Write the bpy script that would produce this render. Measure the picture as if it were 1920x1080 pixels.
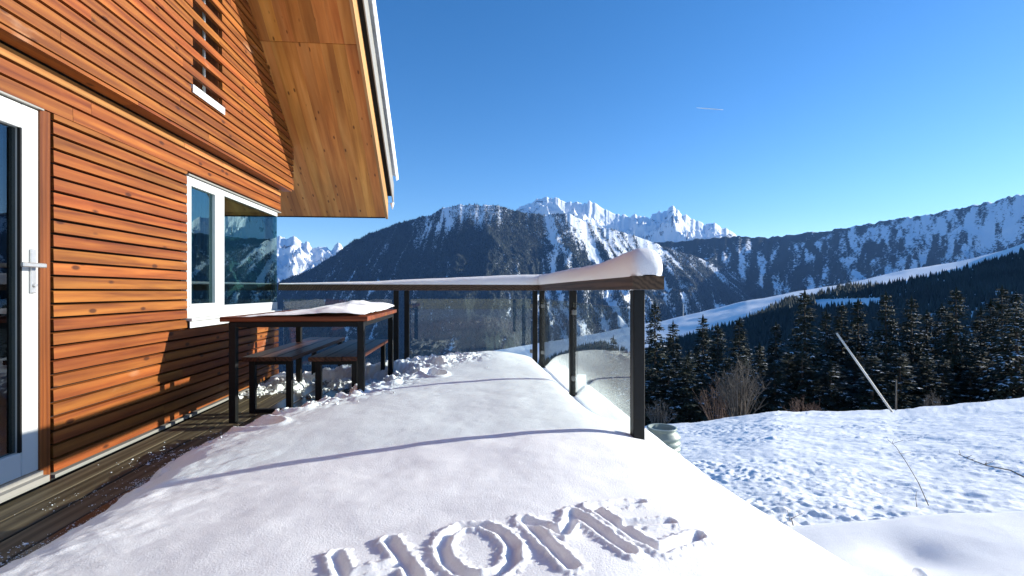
import bpy, math, random
import numpy as np
from mathutils import Vector, Matrix

random.seed(7)
rng = np.random.default_rng(7)
for o in list(bpy.data.objects):
    bpy.data.objects.remove(o)
C = bpy.context.scene.collection
SC = bpy.context.scene

# ------------------------------------------------------------------ camera, sky, sun
EYE = 0.96                      # eye height over the terrace boards
YAW = math.atan(82 / 960)
HZ = 546                        # horizon row
cam_d = bpy.data.cameras.new('camera')
cam_d.lens = 18.0
cam_d.sensor_width = 36.0
cam_d.shift_y = (HZ - 540) / 1920
cam_d.clip_start = 0.05
cam_d.clip_end = 60000
cam = bpy.data.objects.new('camera', cam_d)
cam.location = (0, 0, EYE)
cam.rotation_euler = (math.pi / 2, 0, -YAW)
C.objects.link(cam)
SC.camera = cam

SUN_T, SUN_E = 0.13, 0.292      # sun direction = (1, SUN_T, SUN_E)
SUN_AZ = math.atan2(1, SUN_T)
SUN_EL = math.atan2(SUN_E, math.hypot(1, SUN_T))
w = bpy.data.worlds.new('World')
SC.world = w
w.use_nodes = True
nt = w.node_tree
sky = nt.nodes.new('ShaderNodeTexSky')
sky.sky_type = 'NISHITA'
sky.sun_disc = False
sky.sun_elevation = SUN_EL
sky.sun_rotation = SUN_AZ
sky.altitude = 1900
sky.air_density = 1.0
sky.dust_density = 0.4
sky.ozone_density = 2.0
hsv = nt.nodes.new('ShaderNodeHueSaturation')
hsv.inputs['Saturation'].default_value = 1.32
hsv.inputs['Value'].default_value = 1.0
hsv.inputs['Hue'].default_value = 0.505
bg = nt.nodes['Background']
nt.links.new(sky.outputs[0], hsv.inputs['Color'])
nt.links.new(hsv.outputs[0], bg.inputs[0])
bg.inputs[1].default_value = 0.10
sun_d = bpy.data.lights.new('sun', 'SUN')
sun_d.energy = 5.0
sun_d.angle = math.radians(0.5)
sun_d.color = (1.0, 0.965, 0.86)
sun = bpy.data.objects.new('sun', sun_d)
sun.rotation_euler = Vector((1, SUN_T, SUN_E)).to_track_quat('Z', 'Y').to_euler()
sun.location = (30, 4, 12)
C.objects.link(sun)
SC.view_settings.view_transform = 'Standard'
SC.view_settings.look = 'None'
SC.view_settings.gamma = 1
SC.view_settings.use_curve_mapping = False
SC.view_settings.exposure = 1.12
SC.render.engine = 'CYCLES'

# ------------------------------------------------------------------ geometry helpers
CS, SN = math.cos(YAW), math.sin(YAW)


def at(px, zc, z=None, py=None):
    """place at depth zc (metres in front of the camera) in the bearing of column px"""
    a = (px - 960) / 960
    X = zc * (SN + a * CS)
    Y = zc * (CS - a * SN)
    if z is None:
        z = EYE - (py - HZ) / 960 * zc
    return (X, Y, z)


def wallpt(px, X=-2.11):
    a = (px - 960) / 960
    zc = X / (SN + a * CS)
    return zc * (CS - a * SN)


def floorpt(px, py, z=0.0):
    zc = (EYE - z) * 960 / (py - HZ)
    return at(px, zc, z)


def tag(o, label=None, cat=None, group=None, kind=None):
    if label: o['label'] = label
    if cat: o['category'] = cat
    if group: o['group'] = group
    if kind: o['kind'] = kind
    return o


def empty(name, loc=(0, 0, 0), **k):
    o = bpy.data.objects.new(name, None)
    o.empty_display_size = 0.1
    o.location = loc
    C.objects.link(o)
    return tag(o, **k)


def link(name, me, mat=None, parent=None, smooth=False, **k):
    o = bpy.data.objects.new(name, me)
    if mat: me.materials.append(mat)
    C.objects.link(o)
    if parent is not None:
        o.parent = parent
        # shapes are written in world metres: undo the parents' offset
        off = Vector((0, 0, 0))
        p = parent
        while p is not None:
            off += p.location
            p = p.parent
        o.location = -off
    if smooth:
        me.polygons.foreach_set('use_smooth', [True] * len(me.polygons))
    return tag(o, **k)


class MB:
    """collects shapes into one mesh"""
    def __init__(s):
        s.v, s.f = [], []

    def box(s, x0, x1, y0, y1, z0, z1):
        return s.hexa([(x0, y0, z0), (x1, y0, z0), (x1, y1, z0), (x0, y1, z0), (x0, y0, z1), (x1, y0, z1), (x1, y1, z1), (x0, y1, z1)])

    def hexa(s, p):
        n = len(s.v)
        s.v += list(p)
        s.f += [tuple(n + i for i in q) for q in ((0, 3, 2, 1), (4, 5, 6, 7), (0, 1, 5, 4), (1, 2, 6, 5), (2, 3, 7, 6), (3, 0, 4, 7))]
        return s

    def cbox(s, x0, x1, y0, y1, z0, z1, c=0.002):
        """box with chamfered edges"""
        import bmesh
        bm = bmesh.new()
        bmesh.ops.create_cube(bm, size=1)
        for v in bm.verts:
            v.co = Vector(((x0 + x1) / 2 + v.co.x * (x1 - x0), (y0 + y1) / 2 + v.co.y * (y1 - y0), (z0 + z1) / 2 + v.co.z * (z1 - z0)))
        bmesh.ops.bevel(bm, geom=bm.edges[:], offset=c, segments=1, affect='EDGES')
        n = len(s.v)
        bm.verts.ensure_lookup_table()
        s.v += [tuple(v.co) for v in bm.verts]
        s.f += [tuple(n + v.index for v in f.verts) for f in bm.faces]
        bm.free()
        return s

    def tube(s, pts, rads, n=8, cap=True):
        pts = [Vector(p) for p in pts]
        if not isinstance(rads, (list, tuple)): rads = [rads] * len(pts)
        base = len(s.v)
        for i, p in enumerate(pts):
            d = (pts[min(i + 1, len(pts) - 1)] - pts[max(i - 1, 0)])
            d = d.normalized() if d.length > 1e-9 else Vector((0, 0, 1))
            u = d.cross(Vector((0, 0, 1)) if abs(d.z) < 0.95 else Vector((1, 0, 0))).normalized()
            v = d.cross(u)
            for k in range(n):
                a = 2 * math.pi * k / n
                s.v.append(tuple(p + (u * math.cos(a) + v * math.sin(a)) * rads[i]))
        for i in range(len(pts) - 1):
            for k in range(n):
                a, b = base + i * n + k, base + i * n + (k + 1) % n
                s.f.append((a, b, b + n, a + n))
        if cap:
            s.f.append(tuple(base + k for k in range(n))[::-1])
            s.f.append(tuple(base + (len(pts) - 1) * n + k for k in range(n)))
        return s

    def lathe(s, cx, cy, prof, n=32):
        base = len(s.v)
        for r, z in prof:
            for k in range(n):
                a = 2 * math.pi * k / n
                s.v.append((cx + r * math.cos(a), cy + r * math.sin(a), z))
        for i in range(len(prof) - 1):
            for k in range(n):
                a, b = base + i * n + k, base + i * n + (k + 1) % n
                s.f.append((a, b, b + n, a + n))
        return s

    def build(s, name, mat, parent=None, smooth=False, **k):
        me = bpy.data.meshes.new(name)
        me.from_pydata(s.v, [], s.f)
        me.update()
        return link(name, me, mat, parent, smooth, **k)


def grid_mesh(name, X, Y, Z, smooth=True, attrs=None, flip=False):
    n, m = X.shape
    co = np.stack([X, Y, Z], -1).reshape(-1, 3).astype(np.float32)
    idx = np.arange(n * m).reshape(n, m)
    q = np.stack([idx[:-1, :-1], idx[1:, :-1], idx[1:, 1:], idx[:-1, 1:]], -1).reshape(-1, 4)
    if flip: q = q[:, ::-1]
    return raw_mesh(name, co, q, smooth, attrs)


def raw_mesh(name, co, faces, smooth=False, attrs=None):
    faces = np.ascontiguousarray(faces)
    k = faces.shape[1]
    me = bpy.data.meshes.new(name)
    me.vertices.add(len(co))
    me.vertices.foreach_set('co', np.asarray(co, np.float32).ravel())
    me.loops.add(faces.size)
    me.loops.foreach_set('vertex_index', faces.ravel().astype(np.int32))
    me.polygons.add(len(faces))
    me.polygons.foreach_set('loop_start', (np.arange(len(faces)) * k).astype(np.int32))
    me.polygons.foreach_set('loop_total', np.full(len(faces), k, np.int32))
    if smooth:
        me.polygons.foreach_set('use_smooth', np.ones(len(faces), bool))
    if attrs:
        for an, av in attrs.items():
            a = me.attributes.new(an, 'FLOAT', 'POINT')
            a.data.foreach_set('value', np.asarray(av, np.float32).ravel())
    me.update()
    me.validate()
    return me


def _hash(ix, iy, seed):
    h = (ix.astype(np.int64) * 374761393 + iy.astype(np.int64) * 668265263 + seed * 1442695041) & 0x7fffffff
    h = ((h ^ (h >> 13)) * 1274126177) & 0x7fffffff
    h = (h ^ (h >> 16)) & 0xffff
    return h / 65535.0


def noise(x, y, seed=0):
    x = np.asarray(x, float); y = np.asarray(y, float)
    ix, iy = np.floor(x), np.floor(y)
    fx, fy = x - ix, y - iy
    fx = fx * fx * fx * (fx * (fx * 6 - 15) + 10); fy = fy * fy * fy * (fy * (fy * 6 - 15) + 10)
    ix = ix.astype(np.int64); iy = iy.astype(np.int64)
    a, b = _hash(ix, iy, seed), _hash(ix + 1, iy, seed)
    c, d = _hash(ix, iy + 1, seed), _hash(ix + 1, iy + 1, seed)
    return (a * (1 - fx) + b * fx) * (1 - fy) + (c * (1 - fx) + d * fx) * fy


def fbm(x, y, o=4, seed=0, g=0.5):
    s = 0; a = 1; t = 0
    for i in range(o):
        s = s + a * (noise(x * 2 ** i + 17.3 * i, y * 2 ** i + 9.1 * i, seed + i) - 0.5); t += a; a *= g
    return s / t * 2


def ridged(x, y, o=4, seed=0, g=0.5):
    s = 0; a = 1; t = 0
    for i in range(o):
        n = 1 - np.abs(noise(x * 2 ** i + 31.7 * i, y * 2 ** i + 3.3 * i, seed + i) * 2 - 1)
        s = s + a * n * n; t += a; a *= g
    return s / t


def sstep(a, b, x):
    t = np.clip((x - a) / (b - a), 0, 1)
    return t * t * (3 - 2 * t)


# ------------------------------------------------------------------ materials
def mat(name):
    m = bpy.data.materials.new(name)
    m.use_nodes = True
    n = m.node_tree.nodes
    return m, n, m.node_tree.links, n['Principled BSDF']


def plain(name, col, rough=0.5, metal=0.0, var=0.0, scale=20, bump=0.0):
    m, n, l, p = mat(name)
    p.inputs['Base Color'].default_value = (*col, 1)
    p.inputs['Roughness'].default_value = rough
    p.inputs['Metallic'].default_value = metal
    if var or bump:
        tc = n.new('ShaderNodeTexCoord'); no = n.new('ShaderNodeTexNoise')
        no.inputs['Scale'].default_value = scale; no.inputs['Detail'].default_value = 6
        l.new(tc.outputs['Object'], no.inputs['Vector'])
        if var:
            r = n.new('ShaderNodeValToRGB')
            r.color_ramp.elements[0].position = 0.3; r.color_ramp.elements[1].position = 0.7
            r.color_ramp.elements[0].color = (*[c * (1 - var) for c in col], 1)
            r.color_ramp.elements[1].color = (*[min(1, c * (1 + var)) for c in col], 1)
            l.new(no.outputs[0], r.inputs[0]); l.new(r.outputs[0], p.inputs['Base Color'])
        if bump:
            b = n.new('ShaderNodeBump'); b.inputs['Strength'].default_value = bump; b.inputs['Distance'].default_value = 0.002
            l.new(no.outputs[0], b.inputs['Height']); l.new(b.outputs[0], p.inputs['Normal'])
    return m


def wood(name, cols, axis=1, grain=60, stretch=0.035, rough=0.55, knots=0.0, bump=0.3, objvar=True, wet=0.0, worn=0.0, rotx=0.0, rings=0.22, kscale=6.5, spec=0.3, wv_w=0.38):
    """cols: dark, mid, light. Grain runs along axis."""
    m, n, l, p = mat(name)
    tc = n.new('ShaderNodeTexCoord'); oi = n.new('ShaderNodeObjectInfo')
    off = n.new('ShaderNodeVectorMath'); off.operation = 'MULTIPLY_ADD'
    cmb = n.new('ShaderNodeCombineXYZ')
    rot = n.new('ShaderNodeMapping'); rot.inputs['Rotation'].default_value = (rotx, 0, 0)
    l.new(tc.outputs['Object'], rot.inputs['Vector'])
    for i in range(3): l.new(oi.outputs['Random'], cmb.inputs[i])
    off.inputs[1].default_value = (37, 91, 53)
    l.new(cmb.outputs[0], off.inputs[0]); l.new(rot.outputs[0], off.inputs[2])
    mp = n.new('ShaderNodeMapping')
    sc = [1.0, 1.0, 1.0]; sc[axis] = stretch
    mp.inputs['Scale'].default_value = sc
    l.new(off.outputs[0], mp.inputs['Vector'])
    warp = n.new('ShaderNodeTexNoise'); warp.inputs['Scale'].default_value = 9; warp.inputs['Detail'].default_value = 2
    l.new(mp.outputs[0], warp.inputs['Vector'])
    g = n.new('ShaderNodeTexNoise'); g.inputs['Scale'].default_value = grain; g.inputs['Detail'].default_value = 5; g.inputs['Distortion'].default_value = 0.6
    l.new(mp.outputs[0], g.inputs['Vector'])
    wv = n.new('ShaderNodeTexWave'); wv.wave_type = 'RINGS'; wv.rings_direction = 'XYZ'[axis]
    wv.inputs['Scale'].default_value = grain * rings; wv.inputs['Distortion'].default_value = 7; wv.inputs['Detail'].default_value = 3; wv.inputs['Detail Scale'].default_value = 1.2
    l.new(mp.outputs[0], wv.inputs['Vector'])
    mx = n.new('ShaderNodeMath'); mx.operation = 'MULTIPLY_ADD'; mx.inputs[1].default_value = wv_w
    l.new(wv.outputs['Fac'], mx.inputs[0]); 
    mg = n.new('ShaderNodeMath'); mg.operation = 'MULTIPLY'; mg.inputs[1].default_value = 1 - wv_w
    l.new(g.outputs[0], mg.inputs[0]); l.new(mg.outputs[0], mx.inputs[2])
    r = n.new('ShaderNodeValToRGB')
    r.color_ramp.elements[0].position = 0.2; r.color_ramp.elements[0].color = (*cols[0], 1)
    r.color_ramp.elements[1].position = 0.8; r.color_ramp.elements[1].color = (*cols[2], 1)
    e = r.color_ramp.elements.new(0.48); e.color = (*cols[1], 1)
    l.new(mx.outputs[0], r.inputs[0])
    col = r.outputs[0]
    if objvar:
        hs = n.new('ShaderNodeHueSaturation')
        mr = n.new('ShaderNodeMapRange'); mr.inputs['To Min'].default_value = 0.82; mr.inputs['To Max'].default_value = 1.18
        l.new(oi.outputs['Random'], mr.inputs[0]); l.new(mr.outputs[0], hs.inputs['Value'])
        m2 = n.new('ShaderNodeMath'); m2.operation = 'MULTIPLY'; m2.inputs[1].default_value = 7.31
        fr = n.new('ShaderNodeMath'); fr.operation = 'FRACT'
        l.new(oi.outputs['Random'], m2.inputs[0]); l.new(m2.outputs[0], fr.inputs[0])
        mh = n.new('ShaderNodeMapRange'); mh.inputs['To Min'].default_value = 0.494; mh.inputs['To Max'].default_value = 0.508
        l.new(fr.outputs[0], mh.inputs[0]); l.new(mh.outputs[0], hs.inputs['Hue'])
        l.new(col, hs.inputs['Color']); col = hs.outputs[0]
    # broad weathering
    wn = n.new('ShaderNodeTexNoise'); wn.inputs['Scale'].default_value = 2.2; wn.inputs['Detail'].default_value = 4
    mp2 = n.new('ShaderNodeMapping'); s2 = [3.0, 3.0, 3.0]; s2[axis] = 0.6; mp2.inputs['Scale'].default_value = s2
    l.new(off.outputs[0], mp2.inputs['Vector']); l.new(mp2.outputs[0], wn.inputs['Vector'])
    wr = n.new('ShaderNodeMapRange'); wr.inputs['From Min'].default_value = 0.3; wr.inputs['From Max'].default_value = 0.7
    wr.inputs['To Min'].default_value = 0.72; wr.inputs['To Max'].default_value = 1.15
    l.new(wn.outputs[0], wr.inputs[0])
    hv = n.new('ShaderNodeHueSaturation'); l.new(wr.outputs[0], hv.inputs['Value']); l.new(col, hv.inputs['Color']); col = hv.outputs[0]
    if worn:
        vn = n.new('ShaderNodeTexNoise'); vn.inputs['Scale'].default_value = 1.7; vn.inputs['Detail'].default_value = 5
        mp4 = n.new('ShaderNodeMapping'); s4 = [2.0, 2.0, 2.6]; s4[axis] = 0.8; mp4.inputs['Scale'].default_value = s4
        l.new(tc.outputs['Object'], mp4.inputs['Vector']); l.new(mp4.outputs[0], vn.inputs['Vector'])
        vr = n.new('ShaderNodeMapRange'); vr.inputs['From Min'].default_value = 0.66; vr.inputs['From Max'].default_value = 0.76; vr.inputs['To Max'].default_value = worn
        l.new(vn.outputs[0], vr.inputs[0])
        mxw = n.new('ShaderNodeMix'); mxw.data_type = 'RGBA'; l.new(vr.outputs[0], mxw.inputs['Factor'])
        l.new(col, mxw.inputs['A']); mxw.inputs['B'].default_value = (0.62, 0.42, 0.28, 1); col = mxw.outputs['Result']
    if knots:
        mp3 = n.new('ShaderNodeMapping'); s3 = [1.0, 1.0, 1.0]; s3[axis] = 0.42; mp3.inputs['Scale'].default_value = s3
        l.new(off.outputs[0], mp3.inputs['Vector'])
        vo = n.new('ShaderNodeTexVoronoi'); vo.inputs['Scale'].default_value = kscale
        l.new(mp3.outputs[0], vo.inputs['Vector'])
        kr = n.new('ShaderNodeMapRange'); kr.inputs['From Min'].default_value = 0.09; kr.inputs['From Max'].default_value = 0.16
        kr.inputs['To Min'].default_value = knots; kr.inputs['To Max'].default_value = 0
        l.new(vo.outputs['Distance'], kr.inputs[0])
        mk = n.new('ShaderNodeMix'); mk.data_type = 'RGBA'
        l.new(kr.outputs[0], mk.inputs['Factor']); l.new(col, mk.inputs['A']); mk.inputs['B'].default_value = (*[c * 0.35 for c in cols[0]], 1)
        col = mk.outputs['Result']
    l.new(col, p.inputs['Base Color'])
    p.inputs['Roughness'].default_value = rough; p.inputs['Specular IOR Level'].default_value = spec
    b = n.new('ShaderNodeBump'); b.inputs['Strength'].default_value = bump; b.inputs['Distance'].default_value = 0.0025
    l.new(mx.outputs[0], b.inputs['Height']); l.new(b.outputs[0], p.inputs['Normal'])
    return m


def snow_mat(name, col=(0.92, 0.925, 0.93), grain=160, strength=0.35, big=9, bigs=0.25, rough=0.7, dist=0.004, sss=0.0):
    m, n, l, p = mat(name)
    tc = n.new('ShaderNodeTexCoord')
    a = n.new('ShaderNodeTexNoise'); a.inputs['Scale'].default_value = grain; a.inputs['Detail'].default_value = 4; a.inputs['Roughness'].default_value = 0.7
    b = n.new('ShaderNodeTexNoise'); b.inputs['Scale'].default_value = big; b.inputs['Detail'].default_value = 5
    l.new(tc.outputs['Object'], a.inputs['Vector']); l.new(tc.outputs['Object'], b.inputs['Vector'])
    b1 = n.new('ShaderNodeBump'); b1.inputs['Strength'].default_value = bigs; b1.inputs['Distance'].default_value = dist * 5
    b2 = n.new('ShaderNodeBump'); b2.inputs['Strength'].default_value = strength; b2.inputs['Distance'].default_value = dist
    l.new(b.outputs[0], b1.inputs['Height']); l.new(a.outputs[0], b2.inputs['Height'])
    l.new(b1.outputs[0], b2.inputs['Normal']); l.new(b2.outputs[0], p.inputs['Normal'])
    r = n.new('ShaderNodeValToRGB')
    r.color_ramp.elements[0].position = 0.35; r.color_ramp.elements[0].color = (*[c * 0.93 for c in col], 1)
    r.color_ramp.elements[1].position = 0.65; r.color_ramp.elements[1].color = (*col, 1)
    l.new(a.outputs[0], r.inputs[0]); l.new(r.outputs[0], p.inputs['Base Color'])
    p.inputs['Roughness'].default_value = rough
    p.inputs['Specular IOR Level'].default_value = 0.25
    if sss:
        p.inputs['Subsurface Weight'].default_value = sss
        p.inputs['Subsurface Radius'].default_value = (1.0, 1.0, 1.0)
        p.inputs['Subsurface Scale'].default_value = 0.012
    return m


def glass_mat(name, tint, ior=1.5, refl=(1, 1, 1), dirt=0.0):
    m, n, l, p = mat(name)
    n.remove(p)
    out = n['Material Output']
    tr = n.new('ShaderNodeBsdfTransparent'); tr.inputs[0].default_value = (*tint, 1)
    gl = n.new('ShaderNodeBsdfGlossy'); gl.inputs['Roughness'].default_value = 0.0; gl.inputs['Color'].default_value = (*refl, 1)
    fr = n.new('ShaderNodeFresnel'); fr.inputs[0].default_value = ior
    # thin sheet: the same air-to-glass reflection on both faces
    ge = n.new('ShaderNodeNewGeometry'); mi = n.new('ShaderNodeMath'); mi.operation = 'MULTIPLY_ADD'
    mi.inputs[1].default_value = 1 / ior - ior; mi.inputs[2].default_value = ior
    l.new(ge.outputs['Backfacing'], mi.inputs[0]); l.new(mi.outputs[0], fr.inputs[0])
    mx = n.new('ShaderNodeMixShader'); l.new(fr.outputs[0], mx.inputs[0]); l.new(tr.outputs[0], mx.inputs[1]); l.new(gl.outputs[0], mx.inputs[2])
    last = mx.outputs[0]
    if dirt:
        df = n.new('ShaderNodeBsdfDiffuse'); df.inputs[0].default_value = (0.7, 0.73, 0.7, 1)
        tc = n.new('ShaderNodeTexCoord'); no = n.new('ShaderNodeTexNoise'); no.inputs['Scale'].default_value = 3; no.inputs['Detail'].default_value = 6
        l.new(tc.outputs['Object'], no.inputs['Vector'])
        mr = n.new('ShaderNodeMapRange'); mr.inputs['From Min'].default_value = 0.35; mr.inputs['From Max'].default_value = 0.75; mr.inputs['To Max'].default_value = dirt
        l.new(no.outputs[0], mr.inputs[0])
        m2 = n.new('ShaderNodeMixShader'); l.new(mr.outputs[0], m2.inputs[0]); l.new(last, m2.inputs[1]); l.new(df.outputs[0], m2.inputs[2]); last = m2.outputs[0]
    l.new(last, out.inputs[0])
    return m


M = {}
M['siding'] = wood('siding_wood', [(0.11, 0.022, 0.003), (0.215, 0.059, 0.009), (0.31, 0.104, 0.018)], 1, 45, 0.05, knots=0.85, worn=0.45, bump=0.2, rings=0.13, wv_w=0.24, kscale=10)
M['siding_pale'] = wood('pale_siding_wood', [(0.24, 0.085, 0.02), (0.34, 0.135, 0.036), (0.40, 0.19, 0.06)], 1, 60, 0.04, knots=0.6, rings=0.14)
M['casing'] = wood('casing_wood', [(0.12, 0.028, 0.006), (0.17, 0.045, 0.010), (0.22, 0.065, 0.015)], 2, 50, 0.04, rough=0.45)
RXA = math.atan(0.82)
M['soffit'] = wood('soffit_wood', [(0.30, 0.085, 0.014), (0.52, 0.20, 0.042), (0.66, 0.31, 0.085)], 1, 16, 0.06, knots=0.85, rough=0.5, bump=0.06, rotx=RXA, rings=0.10, wv_w=0.15, kscale=13)
M['rake'] = wood('rake_wood', [(0.36, 0.17, 0.055), (0.46, 0.24, 0.09), (0.55, 0.32, 0.14)], 1, 50, 0.04, rotx=RXA)
M['deck'] = wood('deck_wood', [(0.042, 0.029, 0.017), (0.086, 0.062, 0.037), (0.14, 0.106, 0.066)], 1, 40, 0.06, rough=0.6, knots=0.6, bump=0.35)
M['deck_wet'] = wood('wet_deck_wood', [(0.012, 0.008, 0.006), (0.030, 0.020, 0.014), (0.06, 0.042, 0.028)], 1, 55, 0.05, rough=0.28, knots=0.4, bump=0.3)
M['tabletop'] = wood('tabletop_wood', [(0.10, 0.024, 0.008), (0.18, 0.047, 0.014), (0.26, 0.08, 0.026)], 0, 60, 0.04, rough=0.5, objvar=True)
M['bench'] = wood('bench_wood', [(0.045, 0.016, 0.009), (0.085, 0.032, 0.017), (0.14, 0.055, 0.03)], 1, 60, 0.04, rough=0.45, objvar=True)
M['rail'] = wood('rail_wood', [(0.028, 0.017, 0.010), (0.075, 0.046, 0.026), (0.12, 0.075, 0.044)], 1, 60, 0.04, rough=0.6, objvar=False)
M['black'] = plain('black_steel', (0.007, 0.007, 0.007), 0.5, 0.0, 0.2, 30)
M['black'].node_tree.nodes['Principled BSDF'].inputs['Specular IOR Level'].default_value = 0.25
M['white'] = plain('white_lacquer', (0.54, 0.55, 0.54), 0.35, 0, 0.03, 4)
M['grey'] = plain('grey_metal', (0.27, 0.26, 0.235), 0.5, 0.2, 0.06, 6)
M['clamp'] = plain('dull_clamp_metal', (0.16, 0.16, 0.16), 0.45, 0.5, 0.1, 30)
M['galv'] = plain('galvanised', (0.5, 0.5, 0.5), 0.4, 0.7, 0.1, 30)
M['dark'] = plain('dark_membrane', (0.012, 0.010, 0.009), 0.9)
M['inside'] = plain('interior_dark', (0.06, 0.05, 0.045), 0.9)
M['curtain'] = plain('curtain_cloth', (0.10, 0.10, 0.14), 0.9, 0, 0.1, 5)
M['barrel'] = plain('grey_green_plastic', (0.24, 0.29, 0.26), 0.5, 0, 0.12, 5, 0.2)
M['window_glass'] = glass_mat('window_glass', (0.45, 0.60, 0.58), 2.5, (0.72, 0.95, 0.95))
M['door_glass'] = glass_mat('door_glass', (0.45, 0.5, 0.5), 2.0, (0.85, 0.9, 0.95))
M['rail_glass'] = glass_mat('rail_glass', (0.93, 0.97, 0.96), 1.45, (1, 1, 1), 0.015)
M['snow'] = snow_mat('deck_snow', grain=170, strength=0.6, big=11, bigs=0.16, sss=0.6)
M['snow_lump'] = snow_mat('crumbly_snow', grain=120, strength=0.5, big=30, bigs=0.4)
M['snow_field'] = snow_mat('field_snow', (0.90, 0.905, 0.91), grain=30, strength=0.5, big=5, bigs=0.28, dist=0.018)
M['tree_snow'] = plain('bough_snow', (0.78, 0.80, 0.84), 0.8)
M['bark'] = plain('bark', (0.07, 0.05, 0.038), 0.9, 0, 0.3, 14, 0.5)
M['needles'] = plain('needles', (0.018, 0.026, 0.013), 0.75, 0, 0.5, 1.3)
M['twig'] = plain('bare_twigs', (0.12, 0.095, 0.072), 0.85, 0, 0.25, 3)
M['twig_red'] = plain('reddish_twigs', (0.13, 0.075, 0.05), 0.85, 0, 0.25, 3)
M['pole'] = plain('pale_pole', (0.55, 0.52, 0.47), 0.5, 0, 0.08, 8)


def mountain_mat(name, rock=0.5, seed=0.0, tree=(0.016, 0.024, 0.018), tscale=0.055):
    """attribute 'snow' 0..1: how open the slope is; tree-sized grain is laid over it"""
    m, n, l, p = mat(name)
    at_ = n.new('ShaderNodeAttribute'); at_.attribute_name = 'snow'
    tc = n.new('ShaderNodeTexCoord')
    vo = n.new('ShaderNodeTexNoise'); vo.inputs['Scale'].default_value = tscale; vo.inputs['Detail'].default_value = 5; vo.inputs['Roughness'].default_value = 0.75
    l.new(tc.outputs['Object'], vo.inputs['Vector'])
    ad = n.new('ShaderNodeMath'); ad.operation = 'ADD'
    sb = n.new('ShaderNodeMath'); sb.operation = 'MULTIPLY_ADD'; sb.inputs[1].default_value = 1.9; sb.inputs[2].default_value = -0.95
    l.new(vo.outputs[0], sb.inputs[0]); l.new(sb.outputs[0], ad.inputs[0]); l.new(at_.outputs['Fac'], ad.inputs[1])
    r = n.new('ShaderNodeMapRange'); r.inputs['From Min'].default_value = 0.42; r.inputs['From Max'].default_value = 0.62
    l.new(ad.outputs[0], r.inputs[0])
    mx = n.new('ShaderNodeMix'); mx.data_type = 'RGBA'
    l.new(r.outputs[0], mx.inputs['Factor']); mx.inputs['A'].default_value = (*tree, 1); mx.inputs['B'].default_value = (0.80, 0.82, 0.86, 1)
    l.new(mx.outputs['Result'], p.inputs['Base Color'])
    p.inputs['Roughness'].default_value = 0.9; p.inputs['Specular IOR Level'].default_value = 0.05
    bp = n.new('ShaderNodeBump'); bp.inputs['Strength'].default_value = 0.7; bp.inputs['Distance'].default_value = 9
    l.new(vo.outputs[0], bp.inputs['Height']); l.new(bp.outputs[0], p.inputs['Normal'])
    return m


# ------------------------------------------------------------------ terrain round the camera
def ring_heights(th, r):
    """ground height at bearing th (radians right of the view axis) and range r"""
    thc = np.clip(th, -1.2, 1.2)
    px = 960 + 960 * np.tan(thc)
    dep = r * np.cos(thc)
    edge_py = np.interp(px, [600, 1100, 1210, 1300, 1450, 1560, 1680, 1800, 1920, 2400, 4000], [880, 812, 799, 790, 771, 770, 767, 756, 744, 715, 690])
    D1 = 23.0
    ze = EYE - (edge_py - HZ) / 960 * D1
    z1 = -1.45 + (ze + 1.45) * np.clip((dep - 4.5) / (D1 - 4.5), 0, 1)
    z2 = np.interp(dep, [23, 27, 38, 60, 150], [0, -1.6, -11, -18, -36])
    # far ridge of the near slopes
    cpx = [-3000, 0, 700, 930, 1100, 1240, 1300, 1400, 1500, 1560, 1620, 1700, 1800, 1920, 2400, 4500]
    cpy = [1100, 900, 740, 660, 630, 602, 588, 563, 545, 534, 523, 508, 493, 473, 430, 380]
    Dr = np.interp(px, [0, 930, 1240, 1920, 4500], [1000, 1000, 900, 620, 500])
    zc_ = EYE - (np.interp(px, cpx, cpy) - HZ) / 960 * Dr
    t = np.clip((dep - 150) / (Dr - 150), 0, 1)
    zb = ze - 36
    z3 = zb + (zc_ - zb) * (1 - (1 - t) ** 1.25)
    z4 = zc_ - 0.05 * (dep - Dr) - 520 * sstep(Dr + 40, Dr + 1400, dep)
    z = np.where(dep < D1, z1, np.where(dep < 150, ze + z2, np.where(dep < Dr, z3, z4)))
    back = np.cos(th) < math.cos(1.2)
    zb2 = -1.45 - 0.02 * r
    k = sstep(1.15, 1.5, np.abs(th))
    z = z * (1 - k) + np.where(r < 150, zb2, -4.4 - (r - 150) * 0.1) * k
    return np.maximum(z, -640)


def terrain_z(x, y):
    th = np.arctan2(x, y) - YAW
    r = np.hypot(x, y)
    z = ring_heights(th, r)
    near = sstep(3.4, 5.0, r)
    chunk = sstep(9.5, 6.0, r)
    amp = near * (1 - sstep(30, 60, r))
    rel = 0.014 * (fbm(x * 7, y * 7, 4, 5)) + 0.05 * fbm(x * 1.1, y * 1.1, 3, 11)
    clods = np.maximum(0, noise(x * 15, y * 15, 21) - 0.52) * 0.085 + np.maximum(0, noise(x * 4.2, y * 4.2, 22) - 0.6) * 0.07
    patch = sstep(0.35, 0.6, noise(x * 0.55 + 3, y * 0.55, 40))
    band = 0.5 + 0.5 * sstep(0.35, 0.65, noise(x * 0.9 + 5, y * 0.45, 43))
    z = z + amp * (rel + band * clods * (0.45 + 0.55 * patch) + band * chunk * (0.05 * np.abs(fbm(x * 3.1, y * 3.1, 4, 31)) + 0.7 * clods))
    z = z + sstep(60, 200, r) * (1 - sstep(1200, 2500, r)) * 2.5 * fbm(x / 60, y / 60, 4, 8)
    z = z + 200 * np.exp(-((x - 930) / 230) ** 2 - ((y - 380) / 150) ** 2) * sstep(500, 700, x)  # unseen hill off to the right, added so the ridge slope lies in shade
    return z


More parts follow.
